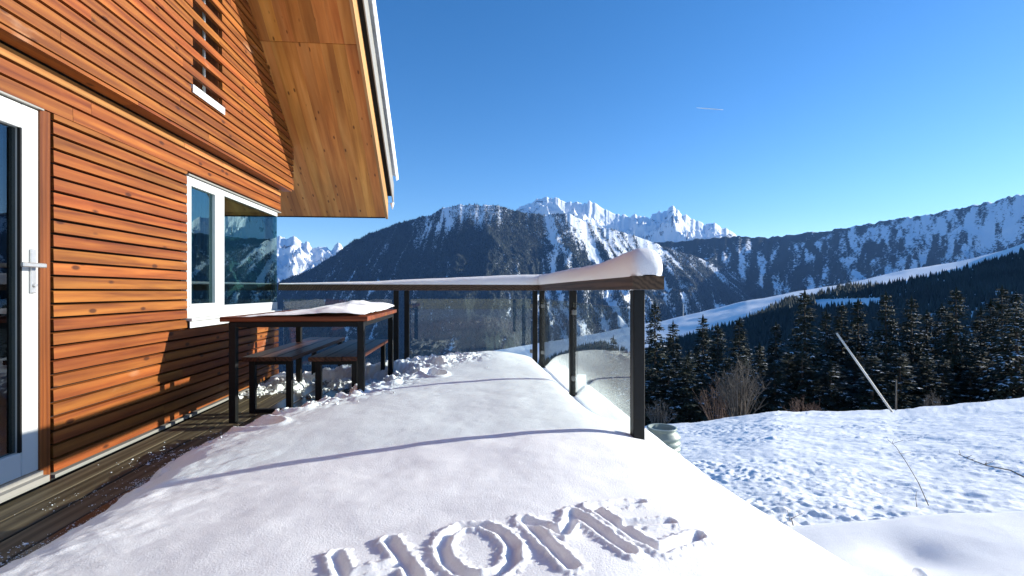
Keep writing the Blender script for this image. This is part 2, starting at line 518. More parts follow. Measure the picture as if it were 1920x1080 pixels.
th = np.concatenate([np.arange(-180, -60, 6), np.arange(-60, -4, 1.5), np.arange(-4, 50, 0.16), np.arange(50, 70, 0.8), np.arange(70, 180.1, 5)])
th = np.radians(th); th[-1] = math.pi; th[0] = -math.pi
rr = [0.3, 1, 2, 3]
while rr[-1] < 6000:
    r_ = rr[-1]
    rr.append(r_ * (1.0065 if 3.9 < r_ < 24 else 1.035 if r_ < 1500 else 1.08) if r_ > 3.05 else r_ + 0.25)
rr = np.array(rr)
TH, RR = np.meshgrid(th, rr)
GX, GY = RR * np.sin(TH + YAW), RR * np.cos(TH + YAW)
GZ = terrain_z(GX, GY)
me = grid_mesh('snow_ground', GX, GY, GZ, flip=True)
link('ground', me, M['snow_field'], kind='structure')


# ------------------------------------------------------------------ mountains
def mountain(name, sky_pts, Dc, Db, zb, seed, amp, fwave, px0, px1, snow_fn, nu=420, nv=130, back=1500, jag=0.0, mat_=None, fan=None, elong=5.0, warp=0.6, e1=0.55):
    xs = [p[0] for p in sky_pts]; ys = [p[1] for p in sky_pts]
    u = np.linspace(px0, px1, nu)
    v = np.concatenate([np.linspace(0, 1, nv), 1 + np.linspace(0.02, 1, 24)])
    U, V = np.meshgrid(u, v)
    D = np.interp(U, [q[0] for q in Dc], [q[1] for q in Dc]); B = np.interp(U, [q[0] for q in Db], [q[1] for q in Db])
    dep = np.where(V <= 1, B + (D - B) * V, D + back * (V - 1))
    a = (U - 960) / 960
    X = dep * (SN + a * CS); Y = dep * (CS - a * SN)
    crest = EYE - (np.interp(U, xs, ys) - HZ) / 960 * D
    prof = np.where(V <= 1, 0.72 * V + 0.28 * V ** 2.2, 1 - 0.9 * (V - 1) ** 1.1)
    Z = zb + (crest - zb) * prof
    # spurs and gullies run down the slope
    Uf = U if fan is None else (U - fan) / (1 + 0.9 * (1 - np.clip(V, 0, 1)))
    lx = Uf / 960 * D.mean()
    env = sstep(0, 0.2, V) * sstep(1.0, e1, V)
    g1 = ridged(lx / fwave + warp * fbm(X / 700, Y / 700, 4, seed + 5), dep / (fwave * elong) + warp * fbm(X / 600, Y / 600, 4, seed + 6), 5, seed, 0.52)
    g2 = ridged(lx / (fwave * 0.28) + warp * fbm(X / 200, Y / 200, 3, seed + 15), dep / (fwave * 0.28 * elong * 0.8), 4, seed + 9, 0.55)
    rel = (g1 - 0.45) * amp + (g2 - 0.45) * amp * 0.22
    Z = Z + rel * np.clip(env + 0.02, 0, 1)
    X = X - rel * 0.0
    if jag:
        Z = Z + jag * (fbm(U / 9, V * 0 + seed, 4, seed + 3)) * sstep(0.75, 1.0, V) * (1 - sstep(1.0, 1.2, V))
    sn = snow_fn(U, V, g1, g2, X, Y)
    me = grid_mesh(name, X, Y, Z, attrs={'snow': sn}, flip=False)
    link(name, me, mat_, kind='structure')
    return U, V, X, Y, Z, sn


def sn_central(U, V, g1, g2, X, Y):
    F = (U - 930) / (1 + 0.9 * (1 - np.clip(V, 0, 1)))
    wob = 1.8 * fbm(U / 34, V * 9, 5, 71, 0.6)
    top = 0.62 * sstep(0.80, 0.97, V + 0.05 * fbm(U / 14, V * 8, 3, 70)) * sstep(780, 850, U) * sstep(1010, 900, U) + 0.30 * sstep(0.75, 0.95, V) * sstep(980, 1040, U)
    st = noise(F / 5.0 + wob, V * 4.6, 77)
    st2 = noise(F / 12.0 + wob, V * 3.0, 79)
    streak = 0.36 * sstep(0.62, 0.88, st) * sstep(0.1, 0.45, V) + 0.36 * sstep(0.60, 0.86, st2)
    rt = sstep(985, 1060, U) * sstep(1330, 1180, U) * (0.20 + 0.45 * sstep(0.42, 0.62, noise(F / 6.5 + wob, V * 3.4, 81)))
    noforest = 1 - 0.85 * np.exp(-((U - 900) / 45) ** 2) * sstep(0.93, 0.8, V) - 0.5 * np.exp(-((U - 985) / 18) ** 2) * sstep(0.9, 0.7, V)
    return 0.10 + top + (streak + rt) * noforest + 0.10 * fbm(U / 14, V * 22, 5, 44, 0.65) * 2.2


def sn_far(U, V, g1, g2, X, Y):
    return 1.15 - 0.95 * sstep(0.50, 0.80, g2) * sstep(0.3, 0.6, g1) + 0.30 * fbm(U / 12, V * 16, 4, 12)


def sn_right(U, V, g1, g2, X, Y):
    wob = 1.5 * fbm(U / 40, V * 6, 5, 52, 0.6)
    col = noise(U / 11.0 + wob, V * 3.5, 53) * 0.55 + noise(U / 27.0 + wob, V * 3.0, 54) * 0.45
    mott = fbm(U / 13, V * 12, 6, 50, 0.68)
    low = sstep(0.75, 0.45, V)
    up = sstep(0.40, 0.95, V) * (0.05 + 0.40 * sstep(1420, 1860, U))
    crest = -0.35 * sstep(0.90, 0.99, V) * sstep(1560, 1420, U) - 0.22 * sstep(0.955, 0.995, V)
    return 0.07 + up + (0.30 + 0.55 * low) * sstep(0.34, 0.70, col) + 1.0 * mott + crest


M['mt_near'] = mountain_mat('forested_mountain', tscale=0.05)
M['mt_far'] = mountain_mat('rocky_snow_mountain', tree=(0.10, 0.10, 0.105), tscale=0.02)
left_pts = [(0, 470), (300, 455), (450, 450), (521, 441), (536, 447), (550, 443), (567, 454), (586, 462), (605, 461), (619, 465), (633, 458), (644, 465), (680, 475), (900, 500)]
central_pts = [(-400, 640), (300, 590), (522, 529), (592, 501), (630, 476), (658, 454), (694, 437), (750, 418), (805, 404), (833, 389), (861, 384), (930, 385), (975, 397), (1020, 402), (1070, 400), (1095, 416), (1125, 425), (1169, 435), (1203, 447), (1237, 460), (1300, 480), (1400, 520), (1500, 560), (1700, 620)]
far_pts = [(600, 480), (900, 430), (978, 391), (1000, 377), (1028, 367), (1050, 374), (1081, 380), (1103, 378), (1125, 388), (1142, 399), (1169, 404), (1206, 404), (1219, 410), (1237, 399), (1264, 390), (1281, 402), (1300, 410), (1320, 424), (1334, 415), (1350, 423), (1375, 441), (1500, 470), (1700, 500)]
right_pts = [(1050, 520), (1150, 480), (1220, 458), (1269, 452), (1330, 447), (1380, 444), (1440, 445), (1500, 438), (1560, 431), (1600, 425), (1700, 408), (1800, 390), (1860, 378), (1920, 362), (2100, 330), (2400, 290), (3000, 270), (4200, 300)]
mountain('mountain_left_snowy', left_pts, [(0, 9000), (900, 9000)], [(0, 6500), (900, 6500)], -700, 3, 620, 620, -300, 900, sn_far, 420, 160, jag=80, mat_=M['mt_far'], elong=0.7, warp=1.0, e1=0.8)
mountain('mountain_far_peaks', far_pts, [(600, 9500), (1700, 9500)], [(600, 6800), (1700, 6800)], -500, 13, 620, 560, 700, 1600, sn_far, 620, 200, jag=75, mat_=M['mt_far'], elong=0.6, warp=1.0, e1=0.8)
mountain('mountain_right_ridge', right_pts, [(1050, 5600), (1500, 5200), (1920, 4200), (4200, 4000)], [(1050, 3600), (1500, 2700), (1920, 2000), (4200, 1900)], -640, 25, 260, 420, 1080, 4200, sn_right, 1100, 150, jag=22, mat_=M['mt_near'], elong=3.5)
mt_c = mountain('mountain_forested', central_pts, [(-400, 4300), (900, 4500), (1700, 4800)], [(-400, 2300), (900, 2500), (1700, 3300)], -640, 7, 330, 520, -400, 1640, sn_central, 900, 220, jag=14, mat_=M['mt_near'], fan=930)


def cones(name, P, Hh, mat_, sides=4, **k):
    """many small conifers in one mesh"""
    n = len(P)
    a = np.linspace(0, 2 * math.pi, sides, endpoint=False)[None, :] + rng.random((n, 1)) * 6
    rad = (Hh * rng.uniform(0.16, 0.24, n))[:, None]
    bx = P[:, :1] + rad * np.cos(a); by = P[:, 1:2] + rad * np.sin(a); bz = np.repeat(P[:, 2:3] + (Hh * 0.05)[:, None], sides, 1)
    tip = P + np.stack([0 * Hh, 0 * Hh, Hh], 1)
    co = np.concatenate([np.stack([bx, by, bz], -1), tip[:, None, :]], 1).reshape(-1, 3)
    base = (np.arange(n) * (sides + 1))[:, None]
    f = np.concatenate([np.stack([base[:, 0] + i, base[:, 0] + (i + 1) % sides, base[:, 0] + sides], 1) for i in range(sides)], 0)
    me = raw_mesh(name, co, f)
    return link(name, me, mat_, **k)


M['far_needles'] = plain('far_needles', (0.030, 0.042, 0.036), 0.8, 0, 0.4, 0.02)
# forest on the central mountain: one mass
U, V, X, Y, Z, sn = mt_c
def sample_mt(mt, n, lo, hi, pxr, thr):
    U, V, X, Y, Z, sn = mt
    nr, nc = U.shape
    cmask = np.where((U[0] > pxr[0]) & (U[0] < pxr[1]))[0]
    ri = rng.random(n) * (hi - lo) + lo; ci = rng.random(n) * (cmask[-1] - cmask[0] - 1) + cmask[0]
    i0 = ri.astype(int); j0 = ci.astype(int); fi = ri - i0; fj = ci - j0
    def bl(A): return (A[i0, j0] * (1 - fi) + A[i0 + 1, j0] * fi) * (1 - fj) + (A[i0, j0 + 1] * (1 - fi) + A[i0 + 1, j0 + 1] * fi) * fj
    s = bl(sn)
    keep = s + rng.normal(0, 0.16, n) < thr
    return np.stack([bl(X), bl(Y), bl(Z)], 1)[keep]
P = sample_mt(mt_c, 150000, 60, 219, (510, 1450), 0.62)
cones('mountain_forest', P, rng.uniform(9, 20, len(P)), M['far_needles'], 3, kind='stuff')

# wood on the nearer ridge
pts = []
tries = 90000
tpx = rng.uniform(1010, 2150, tries); td = rng.uniform(140, 900, tries)
fa = (tpx - 960) / 960
TX, TY = td * (SN + fa * CS), td * (CS - fa * SN)
TZ = terrain_z(TX, TY)
tpy = HZ - (TZ + 6 - EYE) / td * 960
ridge_top = np.interp(tpx, [1010, 1080, 1130, 1180, 1379, 1440, 1480, 1500, 1590, 1660, 1760, 1850, 1920, 2150], [672, 645, 636, 652, 598, 571, 552, 552, 527, 525, 506, 484, 460, 415])
Drr = np.interp(tpx, [0, 930, 1240, 1920, 4500], [1000, 1000, 900, 620, 500])
ok = (tpy > ridge_top + np.abs(rng.normal(0, 3, tries))) & (td < Drr * 1.0)
clear1 = (np.abs(tpx - 1590) < 62) & (np.abs(tpy - 556 - (tpx - 1590) * -0.05) < 8)
clear2 = (np.abs(tpx - 1888) < 22) & (np.abs(tpy - 537) < 7)
ok &= ~(clear1 | clear2)
ok &= rng.random(tries) < np.clip(td / 700, 0.08, 0.62) * (0.35 + 0.9 * noise(TX / 28, TY / 28, 401))
P = np.stack([TX, TY, TZ - 0.3], 1)[ok]
hh = rng.uniform(4, 8.5, len(P))
cones('ridge_forest', P, hh, M['far_needles'], 5, kind='stuff')


# ------------------------------------------------------------------ chalet
WX = -2.11                      # face of the lower boards
UX = -2.00                      # face of the upper boards
Y0, YC, YU = -1.2, 5.92, 6.08   # wall ends
EAVE_Y, EAVE_Z, PITCH = 6.90, 1.94, 0.82
def roof_z(y): return EAVE_Z + PITCH * (EAVE_Y - y)
chalet = empty('wooden_chalet', (WX, 3.0, 0), label='orange timber-clad chalet wall with a white corner window, glazed door and deep roof overhang', cat='house')

# opening positions on the wall
DY1 = wallpt(77)                # door frame's far side
CY0, CY1 = wallpt(77), wallpt(96)
SY0 = wallpt(101)               # lower boards start
WY0, WY1 = wallpt(352), wallpt(521)
WZ0, WZ1 = 0.755, 1.835

def board_run(z, h, x_face, th_, ya, yb, mat_, name='board', slant=False, cuts=True):
    segs = [ya]
    if cuts:
        y = ya + random.uniform(0.8, 3.5)
        while y < yb - 0.6:
            segs.append(y); y += random.uniform(1.8, 4.0)
    segs.append(yb)
    for a, b in zip(segs[:-1], segs[1:]):
        g = 0.0015 if b < yb else 0
        dx = random.uniform(-0.0015, 0.0015)
        hb = h * random.uniform(0.985, 1.0)
        y1a = y1b = b - g
        if slant and b == yb:
            y1a = min(b, EAVE_Y - (z - EAVE_Z) / PITCH - 0.01); y1b = min(b, EAVE_Y - (z + hb - EAVE_Z) / PITCH - 0.01)
            if y1b <= a: continue
        x0, x1 = x_face - th_, x_face + dx
        c = 0.003
        mb = MB()
        # rhomboid section: top edge bevelled back
        mb.hexa([(x0, a, z), (x1, a, z), (x1, y1a, z), (x0, y1a, z), (x0, a, z + hb + 0.004), (x1 - 0.002, a, z + hb), (x1 - 0.002, y1b, z + hb), (x0, y1b, z + hb + 0.004)])
        mb.build(name, mat_, chalet)

P_ = 0.0722
BH = 0.0580
# lower wall boards
z = 0.035
row = 0
while z < 1.86:
    if z + BH < WZ0 - 0.02:
        board_run(z, BH, WX, 0.026, SY0, YC, M['siding'])
    else:
        board_run(z, BH, WX, 0.026, SY0, WY0 - 0.004, M['siding'], cuts=False)
    z += P_
# continuous boards above the door and window
for k, (zz, hb, mm) in enumerate([(1.868, 0.070, 'siding'), (1.951, 0.068, 'siding'), (2.032, 0.052, 'siding_pale')]):
    board_run(zz, hb, WX + 0.004, 0.03, Y0, YC + 0.05, M[mm])
# upper box
UO0, UO1 = wallpt(362, UX), wallpt(417, UX)
z = 2.118
row = 0
while z < 5.2:
    hb = BH - 0.002
    ymax = min(YU, EAVE_Y - (z - EAVE_Z) / PITCH)
    if z > 2.45:
        if row % 2 == 0:
            board_run(z, hb, UX, 0.026, Y0, ymax, M['siding'], slant=True)
        else:
            board_run(z, hb, UX, 0.026, Y0, UO0, M['siding'])
            if ymax > UO1 + 0.1: board_run(z, hb, UX, 0.026, UO1, ymax, M['siding'], slant=True)
    else:
        board_run(z, hb, UX, 0.026, Y0, ymax, M['siding'], slant=True)
    z += P_ * 0.97
    row += 1
# backing walls
b = MB()
b.box(WX - 0.30, WX - 0.045, SY0 - 0.01, YC - 0.02, -0.1, WZ0)
b.box(WX - 0.30, WX - 0.045, SY0 - 0.01, WY0 - 0.004, WZ0, 1.845)
b.box(WX - 0.30, WX - 0.045, Y0, YC - 0.02, 1.87, 2.13)
b.box(WX - 0.30, WX - 0.045, Y0 - 3, 1.0, -0.1, 1.87)
b.build('lower_backing', M['dark'], chalet)
b = MB()
b.box(UX - 0.30, UX - 0.16, Y0 - 3, YU - 0.02, 2.10, 2.46)
def wedge(mb, x0, x1, ya, yb, z0, cap=99):
    za, zb2 = min(roof_z(ya) - 0.02, cap), min(roof_z(yb) - 0.02, cap)
    mb.hexa([(x0, ya, z0), (x1, ya, z0), (x1, yb, z0), (x0, yb, z0), (x0, ya, za), (x1, ya, za), (x1, yb, zb2), (x0, yb, zb2)])
wedge(b, UX - 0.30, UX - 0.045, UO1, YU - 0.04, 2.46)
wedge(b, UX - 0.30, UX - 0.045, 0.5, UO0, 2.46)
wedge(b, UX - 0.30, UX - 0.28, UO0, UO1, 2.46)
b.box(UX - 0.158, UX - 0.045, Y0 - 3, YU - 0.04, 2.125, 2.458)
b.build('upper_backing', M['dark'], chalet)
board_run(2.094, 0.019, UX - 0.004, UX - WX - 0.012, Y0, YU - 0.05, M['siding'], name='box_soffit')
# base flashing
MB().box(WX - 0.03, WX + 0.006, SY0, YC, 0.004, 0.022).build('base_flashing', M['grey'], chalet)
# slit window in the upper wall
sw = MB().box(UX - 0.26, UX - 0.235, UO0 + 0.004, UO0 + 0.05, 2.47, 4.9).box(UX - 0.26, UX - 0.235, UO1 - 0.05, UO1 - 0.004, 2.47, 4.85).build('slit_window', M['white'], chalet)
MB().box(UX - 0.25, UX - 0.245, UO0 + 0.05, UO1 - 0.05, 2.47, 4.8).build('pane', M['window_glass'], sw)
MB().box(UX - 0.235, UX + 0.012, UO0 - 0.02, UO1 + 0.02, 2.435, 2.462).box(UX + 0.004, UX + 0.012, UO0 - 0.02, UO1 + 0.02, 2.405, 2.435).build('window_sill', M['white'], sw)
MB().tube([(UX - 0.07, UO0 + 0.30, 2.47), (UX - 0.07, UO0 + 0.30, 4.7)], 0.011, 8).build('steel_bar', M['galv'], sw, smooth=True)

MB().box(UX - 0.23, UX - 0.03, UO1 - 0.006, UO1 - 0.001, 2.47, 4.8).build('window_reveal', M['casing'], sw)
# soffit: planks run down the slope in panels
def slope_box(mb, x0, x1, ya, yb, t0, t1):
    """a slab lying on the roof slope between ya (upper) and yb (lower), t0..t1 above the soffit"""
    mb.hexa([(x0, ya, roof_z(ya) + t0), (x1, ya, roof_z(ya) + t0), (x1, yb, roof_z(yb) + t0), (x0, yb, roof_z(yb) + t0),
             (x0, ya, roof_z(ya) + t1), (x1, ya, roof_z(ya) + t1), (x1, yb, roof_z(yb) + t1), (x0, yb, roof_z(yb) + t1)])
    return mb
RX = -1.085
pw = 0.118
for (ya, yb) in ((0.6, 2.68), (2.684, 5.14), (5.146, EAVE_Y)):
    x = RX - 0.004
    while x > -4.2:
        slope_box(MB(), x - pw + 0.0008, x, ya, yb, 0.0 + random.uniform(0, 0.001), 0.028).build('soffit_plank', M['soffit'], chalet)
        x -= pw
roof = slope_box(MB(), -6.5, RX - 0.01, 0.5, EAVE_Y - 0.02, 0.03, 0.26).build('roof', M['dark'], chalet)
slope_box(MB(), -6.5, RX + 0.075, 0.5, EAVE_Y + 0.02, 0.300, 0.42).build('roof_deck', M['dark'], roof)
slope_box(MB(), RX - 0.006, RX + 0.024, 0.5, EAVE_Y + 0.01, -0.015, 0.27).build('rake_board', M['rake'], roof)
slope_box(MB(), RX + 0.076, RX + 0.088, 0.5, EAVE_Y + 0.10, 0.25, 0.54).build('metal_verge', M['grey'], roof)
MB().box(-6.5, RX - 0.012, EAVE_Y + 0.002, EAVE_Y + 0.022, EAVE_Z - 0.012, EAVE_Z + 0.24).build('eave_board', M['dark'], roof)
# other slope of the roof and the rest of the gable, behind the camera
def slope2(y): return roof_z(0.5) - PITCH * (0.5 - y)
MB().hexa([(-6.5, -5, slope2(-5)), (RX, -5, slope2(-5)), (RX, 0.49, slope2(0.49)), (-6.5, 0.49, slope2(0.49)), (-6.5, -5, slope2(-5) + 0.4), (RX, -5, slope2(-5) + 0.4), (RX, 0.49, slope2(0.49) + 0.4), (-6.5, 0.49, slope2(0.49) + 0.4)]).build('rear_roof_slope', M['grey'], chalet)

# snow on the roof edge
n = 260
yy = np.linspace(0.7, EAVE_Y + 0.06, n)
cr = 16
ang = np.linspace(math.pi, 0, cr)
hs = 0.14 + 0.06 * fbm(yy * 1.3, yy * 0, 4, 3) + 0.05 * fbm(yy * 6, yy * 0, 3, 4)
bulge = 0.035 + 0.05 * np.maximum(0, fbm(yy * 1.6, yy * 0 + 2, 3, 9)) * 2
AX = []; AY = []; AZ = []
for i in range(n):
    x = np.concatenate([[-6.4, -4, -2.2], RX - 0.30 + (0.39 + bulge[i]) * np.sin(np.linspace(0, math.pi, cr) * 0.62) / 0.93])
    zz = np.concatenate([[1, 1, 1], np.cos(np.linspace(0, math.pi, cr) * 0.62)])
    zmin = zz.min()
    zz = (zz - zmin) / (1 - zmin) * max(hs[i], 0.05)
    AX.append(x); AY.append(np.full(len(x), yy[i])); AZ.append(roof_z(yy[i]) + 0.545 + zz + np.where(x < RX - 0.02, -0.0, 0.0))
me = grid_mesh('roof_snow', np.array(AX), np.array(AY), np.array(AZ), flip=False)
link('roof_snow', me, M['snow_lump'], label='white snow layer bulging over the edge of the chalet roof', cat='snow')
MB().tube([(RX + 0.07, EAVE_Y + 0.05, EAVE_Z + 0.2), (RX + 0.075, EAVE_Y + 0.055, EAVE_Z + 0.11)], [0.03, 0.003], 7).tube([(RX + 0.0, EAVE_Y + 0.06, EAVE_Z + 0.2), (RX - 0.0, EAVE_Y + 0.06, EAVE_Z + 0.14)], [0.025, 0.003], 7).build('icicle', M['tree_snow'], roof, smooth=True)

# corner window
win = MB()
FX0, FX1 = WX - 0.055, WX - 0.005
mY0, mY1 = wallpt(404), wallpt(421)
win.cbox(FX0, FX1, WY0, WY1, WZ1 - 0.045, WZ1)
win.cbox(FX0, FX1, WY0, WY1, WZ0, WZ0 + 0.085)
win.cbox(FX0, FX1 - 0.001, WY0, WY0 + 0.035, WZ0 + 0.086, WZ1 - 0.046)
win.cbox(FX0, FX1 + 0.004, mY0, mY1, WZ0 + 0.086, WZ1 - 0.046)
win = win.build('window', M['white'], chalet)
MB().box(WX - 0.034, WX - 0.026, WY0 + 0.036, mY0 - 0.001, WZ0 + 0.087, WZ1 - 0.047).build('pane', M['window_glass'], win)
MB().box(WX - 0.024, WX - 0.014, mY1 + 0.001, WY1 + 0.01, WZ0 + 0.087, WZ1 - 0.047).build('pane', M['window_glass'], win)
# inner sash of the left light
MB().box(FX0, FX1 + 0.002, WY0 + 0.036, WY0 + 0.056, WZ0 + 0.087, WZ1 - 0.047).box(FX0, FX1 + 0.002, WY0 + 0.057, mY0 - 0.001, WZ0 + 0.087, WZ0 + 0.107).box(FX0, FX1 + 0.002, WY0 + 0.057, mY0 - 0.001, WZ1 - 0.067, WZ1 - 0.047).build('sash', M['white'], win)
MB().box(WX - 0.06, WX + 0.035, WY0 - 0.01, WY1 + 0.02, WZ0 - 0.020, WZ0 - 0.002).box(WX + 0.005, WX + 0.012, WY0 + 0.01, WY1, WZ0 - 0.075, WZ0 - 0.021).build('window_sill', M['white'], win)
MB().box(WX - 0.05, WX + 0.016, WY0 - 0.015, YC + 0.03, WZ1 + 0.002, WZ1 + 0.012).build('flashing', M['grey'], win)
MB().box(-4.8, WX - 0.03, WY1 + 0.012, WY1 + 0.022, WZ0, WZ1).build('pane', M['window_glass'], win)
MB().box(WX - 0.11, WX - 0.05, WY1 - 0.07, WY1 - 0.01, WZ0 + 0.086, WZ1).build('corner_mullion', M['black'], win)
# room behind
rm = MB()
rm.box(-5.0, -4.9, Y0, YC, 0, 2.4).box(-4.9, WX - 0.31, Y0, YC - 0.05, 0.0, 0.02).box(-4.9, WX - 0.31, Y0, YC - 0.05, 2.0, 2.05)
rm.box(-4.9, WX - 0.31, Y0 - 0.05, Y0, 0, 2.0).box(-4.9, WX - 0.302, 5.84, YC - 0.03, 0, WZ0)
rm.build('room', M['inside'], chalet)
cu = []
cy = np.linspace(WY0 + 0.36, WY0 + 0.75, 60)
cX = WX - 0.14 + 0.02 * np.sin(cy * 90)
me = grid_mesh('curtain', np.stack([cX, cX]), np.stack([cy, cy]), np.stack([cy * 0 + 0.7, cy * 0 + 1.85]))
link('curtain', me, M['curtain'], chalet)

# glazed door
DX = WX - 0.014
dz0, dz1 = 0.075, 1.855
door = MB()
gy1 = wallpt(41, DX)
dyE = wallpt(75, DX)
door.cbox(DX - 0.06, DX, gy1, dyE, dz0, dz1, 0.003)
door.cbox(DX - 0.06, DX - 0.001, 1.30, gy1 - 0.001, dz1 - 0.115, dz1, 0.003)
door.cbox(DX - 0.06, DX - 0.001, 1.30, gy1 - 0.001, dz0, dz0 + 0.115, 0.003)
door.cbox(DX - 0.06, DX, 1.18, 1.298, dz0, dz1, 0.003)
door = door.build('door', M['white'], chalet)
MB().box(DX - 0.036, DX - 0.028, 1.30, gy1 - 0.002, dz0 + 0.116, dz1 - 0.116).build('pane', M['door_glass'], door)
gk = MB().box(DX - 0.012, DX + 0.0015, gy1 - 0.012, gy1 - 0.0015, dz0 + 0.116, dz1 - 0.116)
gk.build('gasket', M['black'], door)
hy = wallpt(59, DX)
h = MB()
h.cbox(DX + 0.001, DX + 0.012, hy - 0.016, hy + 0.016, 0.95, 1.165, 0.003)
h.tube([(DX + 0.01, hy, 1.085), (DX + 0.055, hy, 1.085)], 0.010, 10)
h.cbox(DX + 0.045, DX + 0.062, hy - 0.12, hy + 0.014, 1.074, 1.096, 0.004)
h.tube([(DX + 0.01, hy, 0.99), (DX + 0.022, hy, 0.99)], 0.010, 10)
h.build('handle', M['galv'], door)
fr = MB()
fr.box(DX - 0.08, DX - 0.004, dyE + 0.002, DY1 - 0.001, 0.03, 1.866)
fr.box(DX - 0.08, DX + 0.02, 1.1, dyE, dz1 + 0.003, 1.866)
fr.box(DX - 0.08, DX + 0.02, 1.1, 1.178, 0.03, dz1 + 0.002)
fr.build('door_frame', M['grey'], door)
MB().box(DX - 0.10, DX + 0.055, 1.0, DY1 - 0.001, 0.018, 0.050).box(DX - 0.10, DX + 0.025, 1.0, DY1 - 0.001, 0.051, 0.072).build('threshold', M['grey'], door)
MB().cbox(WX - 0.08, WX - 0.003, CY0, CY1, 0.0, 1.866).build('door_casing', M['casing'], chalet)
# pleated blind behind the door glass
by = np.linspace(1.32, gy1 - 0.02, 90)
bx = DX - 0.16 + 0.018 * np.sin(by * 70)
me = grid_mesh('curtain', np.stack([bx, bx]), np.stack([by, by]), np.stack([by * 0 + 0.1, by * 0 + 1.85]))
link('curtain', me, M['curtain'], chalet)

# ------------------------------------------------------------------ terrace boards
deck = empty('terrace_floor', (0, 3, -0.03), kind='structure')
x = -2.085
DPW = 0.150
k = 0
while x < 1.0:
    g = 0.009
    c0, c1 = x, x + DPW - g
    mb = MB().cbox(c0, c1, -1.0, 6.02, -0.030, 0.0 - random.uniform(0, 0.002), 0.003)
    mb.build('plank', M['deck'] if x < -1.72 or k > 9 else (M['deck_wet'] if x < -1.25 else M['deck']), deck)
    x += DPW; k += 1
MB().box(-2.10, 1.00, 6.025, 6.06, -0.24, 0.01).box(1.0, 1.04, -1.0, 6.06, -0.24, 0.0).build('edge_beam', M['deck_wet'], deck)
jm = MB()
for yj in np.arange(-0.9, 6.0, 0.6): jm.box(-2.09, 0.99, yj, yj + 0.06, -0.22, -0.034)
jm.build('joist', M['deck_wet'], deck)
MB().box(-2.5, -2.10, -1.2, 6.0, -1.8, -0.035).build('plinth', M['grey'], deck)

# ------------------------------------------------------------------ snow on the terrace
# left rim of the snow (X of the edge for each Y)
EDGE = [(-1.5, -1.62), (0.8, -1.62), (1.75, -1.60), (2.2, -1.55), (2.85, -1.62), (3.2, -1.62), (3.45, -1.50), (3.7, -1.30), (4.1, -1.05), (4.5, -0.92), (4.9, -0.78), (5.3, -0.70), (5.6, -1.3), (5.75, -1.8), (6.0, -1.95)]
ey = np.array([e[0] for e in EDGE]); ex = np.array([e[1] for e in EDGE])


